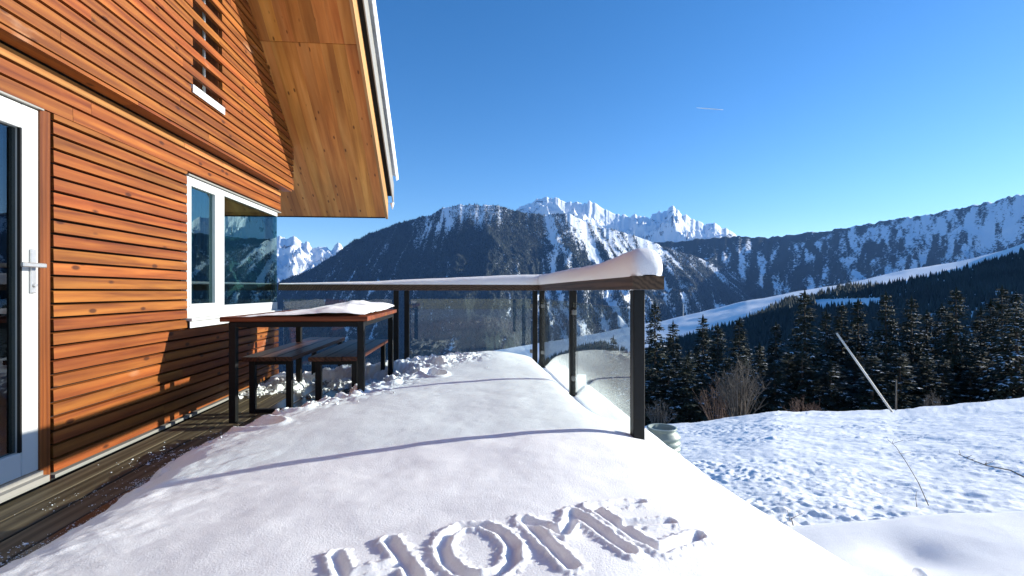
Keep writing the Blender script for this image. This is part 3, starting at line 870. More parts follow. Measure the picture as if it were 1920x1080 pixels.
def snow_h(X, Y, detail=True):
    e = np.interp(Y, ey, ex) + 0.05 * fbm(Y * 3.1, Y * 0 + 1, 4, 2) + 0.02 * fbm(X * 12, Y * 12, 3, 4)
    # cross profile
    xs = [-1.7, -1.1, -0.6, -0.19, 0.3, 0.62, 0.85, 1.0, 1.1, 1.18, 1.26, 1.4]
    zs = [0.09, 0.188, 0.240, 0.266, 0.288, 0.274, 0.226, 0.185, 0.12, 0.0, -0.20, -0.5]
    X0 = X; X = np.where(X > 0.5, 0.5 + (X - 0.5) / (1 + 0.13 * sstep(2.1, 1.2, Y)), X)
    xd = np.arange(-3, 3, 0.01); kk = np.exp(-(np.arange(-30, 31) * 0.01 / 0.085) ** 2)
    zd = np.convolve(np.interp(xd, xs, zs), kk / kk.sum(), 'same')
    h = np.interp(X, xd, zd)
    near = 1 + 0.16 * sstep(2.2, 1.2, Y)
    far = 1 - 0.18 * sstep(3.0, 5.5, Y) + 0.22 * sstep(4.3, 5.4, Y) * np.exp(-((X - 0.15) / 0.55) ** 2)
    h = np.where(X < 1.08, h * near * far, h)
    # hollow along the glass
    gl = np.exp(-((X - 0.84) / 0.10) ** 2) * sstep(2.5, 2.9, Y)
    h = h - 0.10 * gl * sstep(2.6, 3.6, Y)
    # front bulge outside post
    h = h + 0.016 * fbm(X * 1.4, Y * 1.4, 3, 14) + 0.0035 * fbm(X * 6, Y * 6, 3, 15)
    X = X0
    d = X - e
    rise = np.clip(d / 0.30, 0, 1)
    body = (h - 0.0) * (1 - (1 - rise) ** 1.8)
    # thin slumped rim
    h2 = np.where(d > 0, body, -0.03)
    h2 = np.where((d <= 0) & (d > -0.05), -0.03 * (-d / 0.05), h2)
    # far strip below the end railing
    h2 = np.where(Y > 5.75, h2 * np.clip(1 - (Y - 5.75) / 0.30, 0, 1) ** 0.6 - 0.10 * sstep(5.95, 6.2, Y), h2)
    if detail:
        # broken and trodden zone beside the table
        dist = np.clip(d, 0, 3)
        zone = sstep(3.0, 3.9, Y) * sstep(0.75, 0.2, dist) + sstep(4.9, 5.4, Y) * sstep(0.35, -0.2, X)
        zone = np.clip(zone, 0, 1) * (d > 0)
        lump = np.abs(fbm(X * 5.5, Y * 5.5, 5, 60, 0.62))
        h2 = h2 + zone * (0.10 * lump - 0.015 + 0.03 * np.maximum(0, noise(X * 22, Y * 22, 61) - 0.5))
        # footprints
        for (fx, fy, ra) in ((-0.72, 4.35, 0.5), (-0.55, 4.75, 0.2), (-0.35, 5.15, 0.5), (-1.0, 4.0, 0.9), (-1.22, 3.62, 0.7), (-0.30, 4.55, 0.3), (-1.28, 3.25, 0.9)):
            cx, sx = math.cos(ra), math.sin(ra)
            uu = ((X - fx) * cx + (Y - fy) * sx) / 0.075; vv = (-(X - fx) * sx + (Y - fy) * cx) / 0.17
            q = uu ** 2 + vv ** 2
            h2 = h2 - 0.07 * np.exp(-q ** 1.5) + 0.022 * np.exp(-((np.sqrt(q) - 1.35) / 0.25) ** 2) * (d > 0.02)
        # crust and melt streaks near the wall side
        st = sstep(1.0, 0.1, dist) * (d > 0)
        h2 = h2 + st * 0.012 * fbm(X * 3 + Y * 2.0, Y * 9 - X * 5, 4, 70) + st * 0.004 * fbm(X * 25, Y * 25, 3, 71)
        rim = sstep(0.22, 0.0, dist) * (d > 0)
        h2 = h2 + rim * 0.03 * np.maximum(0, fbm(X * 16, Y * 16, 3, 72))
    return h2


K = 840 / 1920
def cp(x, y): return (560 + x * K, 900 + y * K)
STROKES = [
    [(160, 325), (178, 372), (205, 440), (240, 520)], [(385, 262), (430, 318), (470, 375), (530, 470), (570, 540)], [(215, 412), (300, 392), (425, 366)],
    [(640, 232), (612, 290), (632, 352), (690, 402), (775, 425), (860, 405), (915, 352), (918, 285), (872, 228), (790, 198), (700, 205), (640, 232)],
    [(965, 170), (1040, 245), (1110, 318), (1170, 372)], [(965, 170), (1050, 194), (1130, 232)], [(1130, 232), (1160, 190), (1172, 140)], [(1172, 140), (1270, 200), (1350, 262), (1420, 312)],
    [(1255, 118), (1350, 180), (1450, 248), (1555, 306)], [(1262, 118), (1360, 106), (1465, 101)], [(1410, 190), (1500, 188), (1588, 182)], [(1560, 296), (1640, 268), (1715, 244)]]


def ground_on_snow(px, py):
    z = 0.33
    for _ in range(12):
        p = floorpt(px, py, z)
        z = 0.5 * z + 0.5 * float(snow_h(np.array([p[0]]), np.array([p[1]]), False)[0])
    return floorpt(px, py, z)


segs = []
for s in STROKES:
    q = [ground_on_snow(*cp(*p))[:2] for p in s]
    segs += list(zip(q[:-1], q[1:]))

gx = np.concatenate([np.arange(-2.05, -0.62, 0.0105), np.arange(-0.62, 0.66, 0.0050), np.arange(0.66, 1.42, 0.010)])
gy = np.concatenate([np.arange(-1.0, 0.85, 0.04), np.arange(0.85, 1.75, 0.0050), np.arange(1.75, 3.0, 0.014), np.arange(3.0, 5.4, 0.011), np.arange(5.4, 6.25, 0.012)])
SX, SY = np.meshgrid(gx, gy)
SZ = snow_h(SX, SY)
msk = (SY > 0.8) & (SY < 1.8) & (SX > -0.7) & (SX < 0.8)
mx_, my_ = SX[msk], SY[msk]
dm = np.full(mx_.shape, 9.0)
for (ax, ay), (bx_, by_) in segs:
    vx, vy = bx_ - ax, by_ - ay
    t = np.clip(((mx_ - ax) * vx + (my_ - ay) * vy) / (vx * vx + vy * vy + 1e-12), 0, 1)
    dm = np.minimum(dm, np.hypot(mx_ - ax - t * vx, my_ - ay - t * vy))
dm = dm + 0.0028 * fbm(mx_ * 34, my_ * 34, 3, 90)
gw = 0.0125
groove = -0.0095 * np.exp(-(np.maximum(dm, 0) / gw) ** 2.0)
rimz = 0.0075 * np.exp(-((dm - gw * 1.75) / (gw * 0.72)) ** 2) * (0.85 + 0.3 * noise(mx_ * 60, my_ * 60, 91)) * (0.6 + 0.8 * noise(mx_ * 14, my_ * 14, 92))
crumb = 0.006 * np.exp(-((dm - gw * 2.6) / (gw * 1.0)) ** 2) * np.maximum(0, noise(mx_ * 130, my_ * 130, 93) - 0.45)
SZ[msk] += groove + rimz + crumb * 2
me = grid_mesh('terrace_snow', SX, SY, SZ)
link('terrace_snow', me, M['snow'], kind='stuff')

# loose crumbs of snow along the trodden edge
def crumbs(name, pts, sizes, mat_, **k):
    ico = np.array([(1, 0, 0), (-1, 0, 0), (0, 1, 0), (0, -1, 0), (0, 0, 1), (0, 0, -1), (.6, .6, .6), (-.6, .6, .5), (.6, -.6, .5), (-.6, -.6, .6)], float)
    f0 = np.array([(0, 6, 8), (0, 2, 6), (2, 7, 6), (2, 1, 7), (1, 9, 7), (1, 3, 9), (3, 8, 9), (3, 0, 8), (4, 6, 7), (4, 8, 6), (4, 9, 8), (4, 7, 9), (5, 2, 0), (5, 1, 2), (5, 3, 1), (5, 0, 3)])
    n = len(pts)
    co = pts[:, None, :] + ico[None] * sizes[:, None, None] * rng.uniform(0.55, 1.25, (n, 10, 1)) * rng.uniform(0.7, 1.3, (n, 1, 3)) * np.array([1, 1, 0.45])
    f = (f0[None] + (np.arange(n) * 10)[:, None, None]).reshape(-1, 3)
    me = raw_mesh(name, co.reshape(-1, 3), f, True)
    return link(name, me, mat_, **k)


n = 9000
cyv = rng.uniform(0.9, 5.95, n)
cyv[: n // 2] = rng.uniform(2.6, 4.6, n // 2)
ed = np.interp(cyv, ey, ex)
off = rng.normal(0.0, 0.06, n) + rng.uniform(-0.06, 0.05, n)
m3 = (cyv > 2.9) & (rng.random(n) < 0.45)
off[m3] = rng.normal(0.02, 0.16, m3.sum())
cxv = ed + off
kp = noise(cxv * 7, cyv * 4.5, 301) + 0.5 * noise(cxv * 25, cyv * 25, 302) > 0.80
cxv = cxv[kp]; cyv = cyv[kp]; n = len(cxv)
cz = np.maximum(snow_h(cxv, cyv), 0.0) + 0.001
sz = rng.lognormal(-6.0, 0.5, n) * (0.7 + 0.6 * (cyv > 3.0))
crumbs('snow_crumbs', np.stack([cxv, cyv, cz], 1), np.clip(sz, 0.0015, 0.014), M['tree_snow'], kind='stuff')
# bigger clods
n = 260
cyv = rng.uniform(3.4, 5.8, n)
ed = np.interp(cyv, ey, ex)
cxv = ed + np.abs(rng.normal(0.0, 0.28, n))
cz = np.maximum(snow_h(cxv, cyv), 0) + 0.004
crumbs('snow_clods', np.stack([cxv, cyv, cz], 1), rng.lognormal(-4.5, 0.45, n).clip(0.006, 0.035), M['snow_lump'], kind='stuff')
# thin snow remains under and behind the table
gx_ = np.arange(-2.075, -0.55, 0.009); gy_ = np.arange(4.75, 6.01, 0.009)
AX, AY = np.meshgrid(gx_, gy_)
q_ = 0.55 * noise(AX * 4, AY * 3, 201) + 0.3 * noise(AX * 12, AY * 9, 202) + 0.25 * noise(AX * 34, AY * 28, 203) + 0.22 * noise(AX * 80, AY * 70, 204)
q_ = q_ - 0.62 - 0.18 * sstep(5.15, 4.8, AY) + 0.16 * sstep(5.3, 5.7, AY)
AZ = np.where(q_ > 0, 0.002 + 0.16 * np.minimum(q_, 0.35), -0.035)
link('snow_remains', grid_mesh('snow_remains', AX, AY, AZ), M['snow_lump'], kind='stuff')
# sprinkled flakes on the boards
n = 1500
cyv = rng.uniform(1.2, 3.6, n); cxv = -1.62 - np.abs(rng.normal(0, 0.13, n)); cxv = np.maximum(cxv, -2.05)
cl = noise(cxv * 6, cyv * 4, 99) + 0.4 * noise(cxv * 25, cyv * 25, 98) > 0.82
crumbs('snow_flakes', np.stack([cxv, cyv, cxv * 0 + 0.002], 1)[cl], rng.lognormal(-6.2, 0.6, n).clip(0.001, 0.009)[cl], M['tree_snow'], kind='stuff')

# ------------------------------------------------------------------ railing
RY = 5.93
RZ0, RZ1 = 0.968, 1.036
railing = empty('terrace_railing', (0.85, 2.6, 0), label='black post and glass railing with a wooden handrail round the terrace corner', cat='railing')
GXl = 0.845                      # line of the side railing
NY = 2.50
# handrails: inner faces, mitred at the corner
mb = MB()
xi, xo = GXl - 0.035, GXl + 0.125
yi, yo = RY - 0.08, RY + 0.08
def quadbar(p, z0, z1):
    return MB().hexa([(q[0], q[1], z0) for q in p] + [(q[0], q[1], z1) for q in p])
quadbar([(xi, NY - 0.03), (xo, NY - 0.03), (xo, yo), (xi, yi)], RZ0, RZ1).build('handrail', M['rail'], railing)
quadbar([(-2.09, yi), (xi - 0.001, yi), (xo - 0.001, yo), (-2.09, yo)], RZ0, RZ1).build('handrail', M['rail'], railing)
def post(px, Y=None, X=None, w=0.055, d=0.055):
    if Y is not None:
        a = (px - 960) / 960
        zc = Y / (CS - a * SN); X = zc * (SN + a * CS)
    o = MB().cbox(X - w / 2, X + w / 2, (Y if Y else 0) - d / 2, (Y if Y else 0) + d / 2, -0.1, RZ0 - 0.002, 0.003).build('post', M['black'], railing)
    return X, Y
def postXY(X, Y, w=0.055, d=0.055):
    MB().cbox(X - w / 2, X + w / 2, Y - d / 2, Y + d / 2, -0.1, RZ0 - 0.002, 0.003).build('post', M['black'], railing)
def yon(px, X):
    a = (px - 960) / 960
    zc = X / (SN + a * CS)
    return zc * (CS - a * SN)
py_near = yon(1195, GXl); py_mid = yon(1074, GXl)
postXY(GXl, py_near, 0.058, 0.058); postXY(GXl, py_mid)
py_c = RY - 0.10
postXY(GXl, py_c + 0.02)
fx = [post(px, RY)[0] for px in (743, 763, 1003)]
ZG0, ZG1 = 0.13, 0.872
def pane(x0, x1, y0, y1, z0=ZG0, z1=ZG1):
    p = MB().cbox(x0, x1, y0, y1, z0, z1, 0.0015).build('glass_panel', M['rail_glass'], railing)
    return p
pane(-2.06, fx[0] - 0.045, RY - 0.005, RY + 0.005)
pane(fx[1] + 0.045, fx[2] - 0.045, RY - 0.005, RY + 0.005)
pane(GXl - 0.005, GXl + 0.005, py_mid + 0.045, py_c - 0.025)
pane(GXl - 0.005, GXl + 0.005, py_near + 0.045, py_mid - 0.045)
for z in (0.26, 0.79):
    for x in (fx[0] - 0.042, fx[1] + 0.042, fx[2] - 0.042):
        MB().cbox(x - 0.018, x + 0.018, RY - 0.014, RY + 0.014, z - 0.02, z + 0.02, 0.004).build('glass_clamp', M['clamp'], railing)
    for y in (py_mid + 0.042, py_c - 0.022, py_near + 0.042, py_mid - 0.042):
        MB().cbox(GXl - 0.018, GXl + 0.018, y - 0.018, y + 0.018, z - 0.02, z + 0.02, 0.004).build('glass_clamp', M['clamp'], railing)

# snow along the handrail
path = []
s_near = NY - 0.045
ys_ = np.concatenate([s_near + 0.0 + np.array([0, 0.004, 0.012, 0.025, 0.045, 0.07, 0.10]), np.arange(s_near + 0.14, RY - 0.02, 0.035)])
xc_, yc_ = GXl + 0.045, RY
pp = [(xc_, y, 0) for y in ys_] + [(xc_, RY, 1)] + [(x, RY, 2) for x in np.arange(xc_ - 0.04, -2.07, -0.04)] + [(-2.08, RY, 2)]
NX = 22
AX = []; AY = []; AZ = []
tot = 0
for i, (x, y, t) in enumerate(pp):
    s = y - s_near if t < 2 else (RY - s_near) + (xc_ - x)
    hmax = 0.118 if t < 2 else float(np.interp(xc_ - x, [0, 0.6, 1.2, 2.0, 3.0], [0.122, 0.105, 0.075, 0.035, 0.012]))
    if t < 2: hmax *= float(np.interp(y, [2.45, 2.8, 3.3, 4.2, 5.9], [1.28, 1.12, 0.92, 0.93, 1.03]))
    hmax *= 1 + 0.06 * float(fbm(np.array(s * 2.2), np.array(0.3), 3, 5))
    wr_ = 0.084
    nose = 1.0
    if t == 0 and s < 0.10:
        nose = math.sqrt(max(0.0, 1 - (1 - s / 0.10) ** 2))
        nose = max(nose, 0.03)
    bul = 0.016 if t < 2 else 0.008 * hmax / 0.1
    bul *= float(np.interp(y, [2.5, 3.2], [1.6, 1])) if t < 2 else 1
    aa = np.linspace(-0.12, math.pi + 0.12, NX)
    ca, sa = np.cos(aa), np.sin(aa)
    ex_ = np.sign(ca) * np.abs(ca) ** 0.8 * (wr_ + bul * np.sin(np.clip(aa, 0, math.pi)) ** 0.5 * 1.0)
    ez_ = np.where(sa > 0, np.abs(sa) ** 0.85, sa * 0.25) * hmax * nose
    ex_ = ex_ * (0.35 + 0.65 * nose)
    jit = 1 + 0.05 * fbm(aa * 2.2, np.full(NX, s * 6), 3, 8) + 0.02 * fbm(aa * 9, np.full(NX, s * 30), 2, 9)
    ex_ = ex_ * jit
    ez_ = ez_ * (1 + 0.05 * fbm(aa * 1.5, np.full(NX, s * 5), 3, 18))
    zz = RZ1 + 0.001 + np.maximum(ez_, -0.018)
    if t == 0: px3, py3 = x + ex_, np.full(NX, y)
    elif t == 1: px3, py3 = x + ex_, y + ex_
    else: px3, py3 = np.full(NX, x), y + ex_
    AX.append(px3); AY.append(py3); AZ.append(zz)
me = grid_mesh('rail_snow', np.array(AX), np.array(AY), np.array(AZ), flip=True)
link('rail_snow', me, M['snow'], label='thick rounded ridge of snow lying along the terrace handrail', cat='snow')

# ------------------------------------------------------------------ table and benches
TZ1 = 0.772
ty0, ty1 = 3.74, 5.36
tx0 = at(419, ty0 * 1.0 * 1.03)[0] if False else None
a_ = floorpt(419, 594, TZ1); b_ = floorpt(686, 594.5, TZ1)
tyA = (a_[1] + b_[1]) / 2
tx0, tx1 = a_[0], b_[0]
ty0, ty1 = tyA, tyA * 1.40
table = empty('garden_table', ((tx0 + tx1) / 2, (ty0 + ty1) / 2, 0), label='rectangular wooden garden table on black steel legs with snow on its top', cat='table')
nb = 10
wq = (ty1 - ty0) / nb
for i in range(nb):
    MB().cbox(tx0, tx1, ty0 + i * wq + 0.002, ty0 + (i + 1) * wq - 0.002, TZ1 - 0.034, TZ1 + random.uniform(-0.001, 0.001), 0.003).build('plank', M['tabletop'], table)
L = 0.05
lx0, lx1, ly0, ly1 = tx0 + 0.055, tx1 - 0.03, ty0 + 0.02, ty1 - 0.02
for xa in (lx0, lx1 - L):
    for ya in (ly0, ly1 - L):
        MB().cbox(xa, xa + L, ya, ya + L, 0.0, TZ1 - 0.036, 0.003).build('leg', M['black'], table)
MB().cbox(lx0 + L, lx1 - L, ly0 + 0.002, ly0 + L - 0.002, TZ1 - 0.076, TZ1 - 0.036).cbox(lx0 + L, lx1 - L, ly1 - L + 0.002, ly1 - 0.002, TZ1 - 0.076, TZ1 - 0.036).cbox(lx0 + 0.002, lx0 + L - 0.002, ly0 + L, ly1 - L, TZ1 - 0.076, TZ1 - 0.036).cbox(lx1 - L + 0.002, lx1 - 0.002, ly0 + L, ly1 - L, TZ1 - 0.076, TZ1 - 0.036).build('table_frame', M['black'], table)


def bench(px0, px1, py, z1, label, lenr=1.42):
    a = floorpt(px0, py, z1); b = floorpt(px1, py, z1)
    y0 = (a[1] + b[1]) / 2; x0, x1 = a[0], b[0]
    y1 = y0 * lenr
    e = empty('bench', ((x0 + x1) / 2, (y0 + y1) / 2, 0), label=label, cat='bench', group='wooden benches under the garden table')
    n_ = 3
    wq = (x1 - x0) / n_
    for i in range(n_):
        MB().cbox(x0 + i * wq + 0.003, x0 + (i + 1) * wq - 0.003, y0, y1, z1 - 0.034, z1 + random.uniform(-0.001, 0.001), 0.003).build('plank', M['bench'], e)
    for ya in (y0 + 0.04, y1 - 0.04 - L):
        xa, xb = x0 + 0.045, x1 - 0.02
        for xl in (xa, xb - L * 0.9):
            MB().cbox(xl, xl + L * 0.9, ya, ya + L * 0.9, 0.0, z1 - 0.036, 0.003).build('leg', M['black'], e)
        MB().cbox(xa + L * 0.9, xb - L * 0.9, ya + 0.002, ya + L * 0.9 - 0.002, z1 - 0.066, z1 - 0.036).build('crossbar', M['black'], e)
        MB().cbox(xa + L * 0.9, xb - L * 0.9, ya + 0.002, ya + L * 0.9 - 0.002, 0.002, 0.027).build('crossbar', M['black'], e)
    return e
bench(453, 547, 669.5, 0.445, 'dark wooden bench nearer the chalet wall, half under the garden table', 1.42)
bench(578, 672, 669.5, 0.445, 'dark wooden bench on the open snowy side, half under the garden table', 1.36)

# snow on the table
nx, ny = 110, 130
gx_ = np.linspace(tx0 + 0.0, tx1 - 0.02, nx); gy_ = np.linspace(ty0 + 0.015, ty1 - 0.01, ny)
AX, AY = np.meshgrid(gx_, gy_)
u_ = (AX - tx0) / (tx1 - tx0); v_ = (AY - ty0) / (ty1 - ty0)
h_ = 0.082 * np.exp(-((u_ - 0.80) / 0.24) ** 2) * (0.55 + 0.45 * np.exp(-((v_ - 0.25) / 0.45) ** 2)) + 0.035 * np.exp(-((u_ - 0.42) / 0.22) ** 2) + 0.05 * sstep(0.45, 1.0, v_) * sstep(0.15, 0.7, u_)
h_ = h_ * (1 + 0.35 * fbm(u_ * 3.5, v_ * 3.5, 3, 6)) + 0.006 * fbm(u_ * 14, v_ * 14, 3, 7)
edge = np.minimum(np.minimum(u_, 1 - u_) * 1.05, np.minimum(v_, 1 - v_) * 1.55)
h_ = h_ * (1 - np.exp(-(edge + 0.005) / 0.045)) ** 0.7 - 0.004 - 0.012 * sstep(0.25, 0.0, u_) * (fbm(u_ * 8, v_ * 8, 3, 3) > 0)
me = grid_mesh('table_snow', AX, AY, TZ1 + h_)
link('table_snow', me, M['snow'], label='soft heap of snow lying on the garden table top', cat='snow')

# ------------------------------------------------------------------ bank of snow below the terrace, bottom right
nx, ny = 200, 150
gx_ = np.linspace(1.06, 7.5, nx); gy_ = np.linspace(-1.5, 4.2, ny)
AX, AY = np.meshgrid(gx_, gy_)
crest_y = 2.95 - 0.10 * (AX - 2) - 0.0 * AX
zt = -0.47 + 0.075 * (AX - 1.9) * sstep(1.2, 2.2, AX) - 0.01 * np.maximum(0, AX - 3.2) ** 2
zt = zt + 0.10 * sstep(crest_y, crest_y - 1.2, AY) * 0.6
hx, hy2 = floorpt(1710, 1030, -0.40)[:2]
zt = zt - 0.055 * np.exp(-(((AX - hx) / 0.20) ** 2 + ((AY - hy2) / 0.17) ** 2)) - 0.06 * np.exp(-(((AX - hx + 0.62) / 0.22) ** 2 + ((AY - hy2 - 0.28) / 0.25) ** 2))
zt = zt + 0.03 * fbm(AX * 0.8, AY * 0.8, 3, 33) + 0.006 * fbm(AX * 5, AY * 5, 3, 34)
dY = np.maximum(0, AY - crest_y)
zt = zt - 0.9 * dY ** 1.7 / (0.25 + dY) 
zt = zt - 1.2 * sstep(1.5, 1.05, AX) * 0.5
me = grid_mesh('snow_bank', AX, AY, zt)
link('snow_bank', me, M['snow'], kind='stuff')
p_ = floorpt(1727, 1082, -0.36)
mbs = []
v0 = np.linspace(0, math.pi, 9); u0 = np.linspace(0, 2 * math.pi, 17)
VV, UU = np.meshgrid(v0, u0)
rb = 0.038 * (1 + 0.12 * fbm(VV * 1.3, np.sin(UU) * 1.3, 3, 2))
me = grid_mesh('snowball', p_[0] + rb * np.sin(VV) * np.cos(UU), p_[1] + rb * np.sin(VV) * np.sin(UU), p_[2] + 0.01 + rb * np.cos(VV) * 0.8)
link('snowball', me, M['snow_lump'], label='small clump of snow sitting on the smooth bank at the bottom edge', cat='snow clump')

# ------------------------------------------------------------------ ribbed plastic shaft beyond the railing
bx0, by0, bz0 = at(1241, 6.6, py=802)
prof = [(0.0, bz0 - 0.9), (0.235, bz0 - 0.9)]
zb_ = bz0 - 0.9
import itertools
for k in range(11):
    z0 = bz0 - 0.9 + k * 0.075
    prof += [(0.205, z0), (0.205, z0 + 0.022), (0.232, z0 + 0.034), (0.232, z0 + 0.06), (0.205, z0 + 0.072)]
prof += [(0.205, bz0 - 0.06), (0.17, bz0 - 0.045), (0.168, bz0 - 0.012), (0.190, bz0 - 0.006), (0.190, bz0 + 0.008), (0.160, bz0 + 0.010), (0.155, bz0 - 0.05), (0.0, bz0 - 0.05)]
prof = [(r, z) for r, z in prof]
MB().lathe(bx0, by0, prof, 40).build('ribbed_shaft', M['barrel'], None, True, label='grey-green ribbed plastic barrel standing in the snow beyond the tall black post', cat='barrel')

# ------------------------------------------------------------------ spruces
def spruce_mesh(seed, Ht=18.0, R0=2.7, snowy=0.5):
    r_ = np.random.default_rng(seed)
    V1 = []; F1 = []; V2 = []; F2 = []; TR = MB()
    def kite(Vl, Fl, p, d, side, L_, W_):
        n0 = len(Vl)
        q = p + d * L_ * 0.45
        Vl += [p, q + side * W_, p + d * L_, q - side * W_]
        Fl.append((n0, n0 + 1, n0 + 2, n0 + 3))
    up = np.array([0, 0, 1.0])
    z = 0.9
    while z < Ht - 0.25:
        t = z / Ht
        R = R0 * (1 - t) ** 0.98 * min(1, 0.55 + t * 2.2) + 0.12
        nb_ = int(7 + 6 * (1 - t))
        for b in range(nb_):
            az = r_.uniform(0, 2 * math.pi)
            Rb = R * r_.uniform(0.70, 1.12) * (1.0 if r_.random() > 0.06 else 1.25)
            d = np.array([math.cos(az), math.sin(az), 0]); sd = np.array([-math.sin(az), math.cos(az), 0])
            rise = 0.25 * (t) - 0.05; droop = 0.55 * (1 - t) + 0.12
            hasn = r_.random() < snowy
            z0 = z + r_.uniform(-0.15, 0.15)
            ns = max(3, int(Rb * 3.0))
            for i in range(ns):
                s = (i + 0.7) / ns
                cpnt = d * (Rb * s) + up * (z0 + Rb * (rise * s - droop * s * s))
                slope = rise - 2 * droop * s
                dd = d + up * slope; dd /= np.linalg.norm(dd)
                Ls = (0.42 * Rb * (1 - s * 0.6) + 0.18) * r_.uniform(0.7, 1.1)
                for sg in (-1, 1):
                    dr = dd * 0.75 + sd * sg * 0.75 + up * r_.uniform(-0.45, 0.0); dr /= np.linalg.norm(dr)
                    wv_ = np.cross(dr, up * 1.0 + sd * sg * r_.uniform(0.2, 1.6)); wv_ /= np.linalg.norm(wv_) + 1e-9
                    kite(V1, F1, cpnt, dr, wv_, Ls, Ls * 0.24)
                    if r_.random() < 0.6:   # hanging twigs
                        dh = dr * 0.45 - up * 0.9; dh /= np.linalg.norm(dh)
                        kite(V1, F1, cpnt + dr * Ls * 0.3, dh, np.cross(dh, d + 0.01) , Ls * 0.75, Ls * 0.16)
                    if hasn and r_.random() < 0.55 * (0.4 + s):
                        kite(V2, F2, cpnt + up * 0.035 + dr * Ls * 0.12, dr, np.cross(dr, up) * 1.0, Ls * 0.62, Ls * 0.15)
                if i == ns - 1:
                    kite(V1, F1, cpnt, dd, sd, Ls * 1.1, Ls * 0.25)
                    if hasn: kite(V2, F2, cpnt + up * 0.035, dd, sd, Ls * 0.8, Ls * 0.17)
        z += 0.26 + 0.12 * (1 - t)
    kite(V1, F1, np.array([0, 0, Ht - 0.9]), up, np.array([1.0, 0, 0]), 1.1, 0.10)
    kite(V1, F1, np.array([0, 0, Ht - 0.9]), up, np.array([0, 1.0, 0]), 1.1, 0.10)
    TR.tube([(0, 0, -2.0), (0, 0, 0.5), (0.03, 0, Ht * 0.5), (0, 0.02, Ht - 0.6)], [0.26, 0.22, 0.13, 0.02], 8)
    tr = bpy.data.meshes.new('trunk'); tr.from_pydata(TR.v, [], TR.f); tr.update(); tr.materials.append(M['bark'])
    c1 = raw_mesh('crown', np.array(V1), np.array(F1)); c1.materials.append(M['needles'])
    c2 = raw_mesh('bough_snow', np.array(V2), np.array(F2)); c2.materials.append(M['tree_snow'])
    return tr, c1, c2


variants = [spruce_mesh(11, 18, 2.7, 0.20), spruce_mesh(12, 18, 2.3, 0.26), spruce_mesh(13, 18, 3.0, 0.20), spruce_mesh(14, 18, 2.8, 0.8)]


def spruce(px, top_py, dep, var, label, wscale=1.0, group='snow-dusted spruces beyond the field'):
    x, y, zt_ = at(px, dep, py=top_py)
    zg = float(terrain_z(np.array([x]), np.array([y]))[0])
    hgt = zt_ - zg + 0.2
    s = hgt / 18.0
    e = empty('spruce_tree', (x, y, zg - 0.2), label=label, cat='tree', group=group)
    ws = wscale * (0.62 + 0.42 * s)
    rz = random.uniform(0, 6.28)
    for nm, me_ in zip(('trunk', 'crown', 'bough_snow'), variants[var]):
        o = bpy.data.objects.new(nm, me_); C.objects.link(o); o.parent = e
        o.scale = (ws, ws, s)
        if nm != 'trunk': o['kind'] = 'stuff'; o.rotation_euler = (0, 0, rz)
    return e


G1 = 'snow-dusted spruces standing beyond the snowy field'
front = [
    (1150, 630, 62, 1, 'dark spruce seen through the glass pane just left of the tall black post'),
    (1228, 566, 40, 1, 'tall thin-topped spruce rising just right of the tall black railing post'),
    (1262, 603, 42, 0, 'low dark spruce behind the ribbed barrel, right of the thin-topped one'),
    (1318, 592, 44, 0, 'spruce with a pointed tip left of the bare brown bush'),
    (1346, 607, 40, 2, 'shorter broad spruce directly left above the bare brown bush'),
    (1386, 596, 43, 0, 'spruce rising straight behind the bare brown bush'),
    (1424, 644, 39, 1, 'lowest spruce, in the gap right of the bare brown bush'),
    (1455, 604, 41, 1, 'narrow snowy spruce left of the tallest one in the middle'),
    (1509, 545, 38, 2, 'tall broad spruce standing highest between the brown bush and the leaning pole'),
    (1549, 580, 42, 1, 'spruce right beside the tall broad one, left of the leaning pole top'),
    (1578, 568, 43, 0, 'spruce directly behind the upper end of the leaning pole'),
    (1609, 561, 42, 0, 'spruce just right of the leaning pole top'),
    (1661, 549, 39, 2, 'tall dark spruce above the foot of the leaning pole'),
    (1709, 557, 40, 2, 'tall spruce right of the leaning pole with snow on its low boughs'),
    (1738, 582, 44, 1, 'small spruce tip in the gap left of a big snowy-topped spruce'),
    (1766, 570, 43, 1, 'slender spruce close against the big one on its left side'),
    (1793, 541, 37, 2, 'big regular spruce standing out tallest in the right-hand row'),
    (1839, 577, 43, 0, 'lower spruce between the big regular one and the right edge cluster'),
    (1858, 561, 42, 1, 'slim spruce in the right edge cluster, left of the darker one'),
    (1879, 537, 40, 0, 'dark high-topped spruce behind the heavily snowed one'),
    (1906, 548, 33, 3, 'heavily snow-laden spruce at the right edge of the picture'),
    (1945, 530, 38, 3, 'snow-laden spruce cut off by the right edge of the picture'),
]
for (px, pyt, dp, vv, lab) in front:
    spruce(px, pyt, dp, vv, lab, 1.32, G1)
LB = 'dark spruce deep in the shaded row behind the front spruces'
for i in range(34):
    px = 1215 + i * 24 + random.uniform(-8, 8)
    pyt = random.uniform(640, 675) if px < 1480 else random.uniform(630, 670)
    spruce(px, pyt, random.uniform(46, 58), random.choice([0, 1, 2]), LB, 1.15, 'spruces in the shaded rows behind')
LB2 = 'low spruce in the dense dark undergrowth at the forest edge'
for i in range(30):
    px = 1200 + i * 27 + random.uniform(-9, 9)
    spruce(px, random.uniform(655, 700), random.uniform(33, 37), random.choice([0, 1, 2]), LB2, 1.5, 'low spruces at the forest edge')


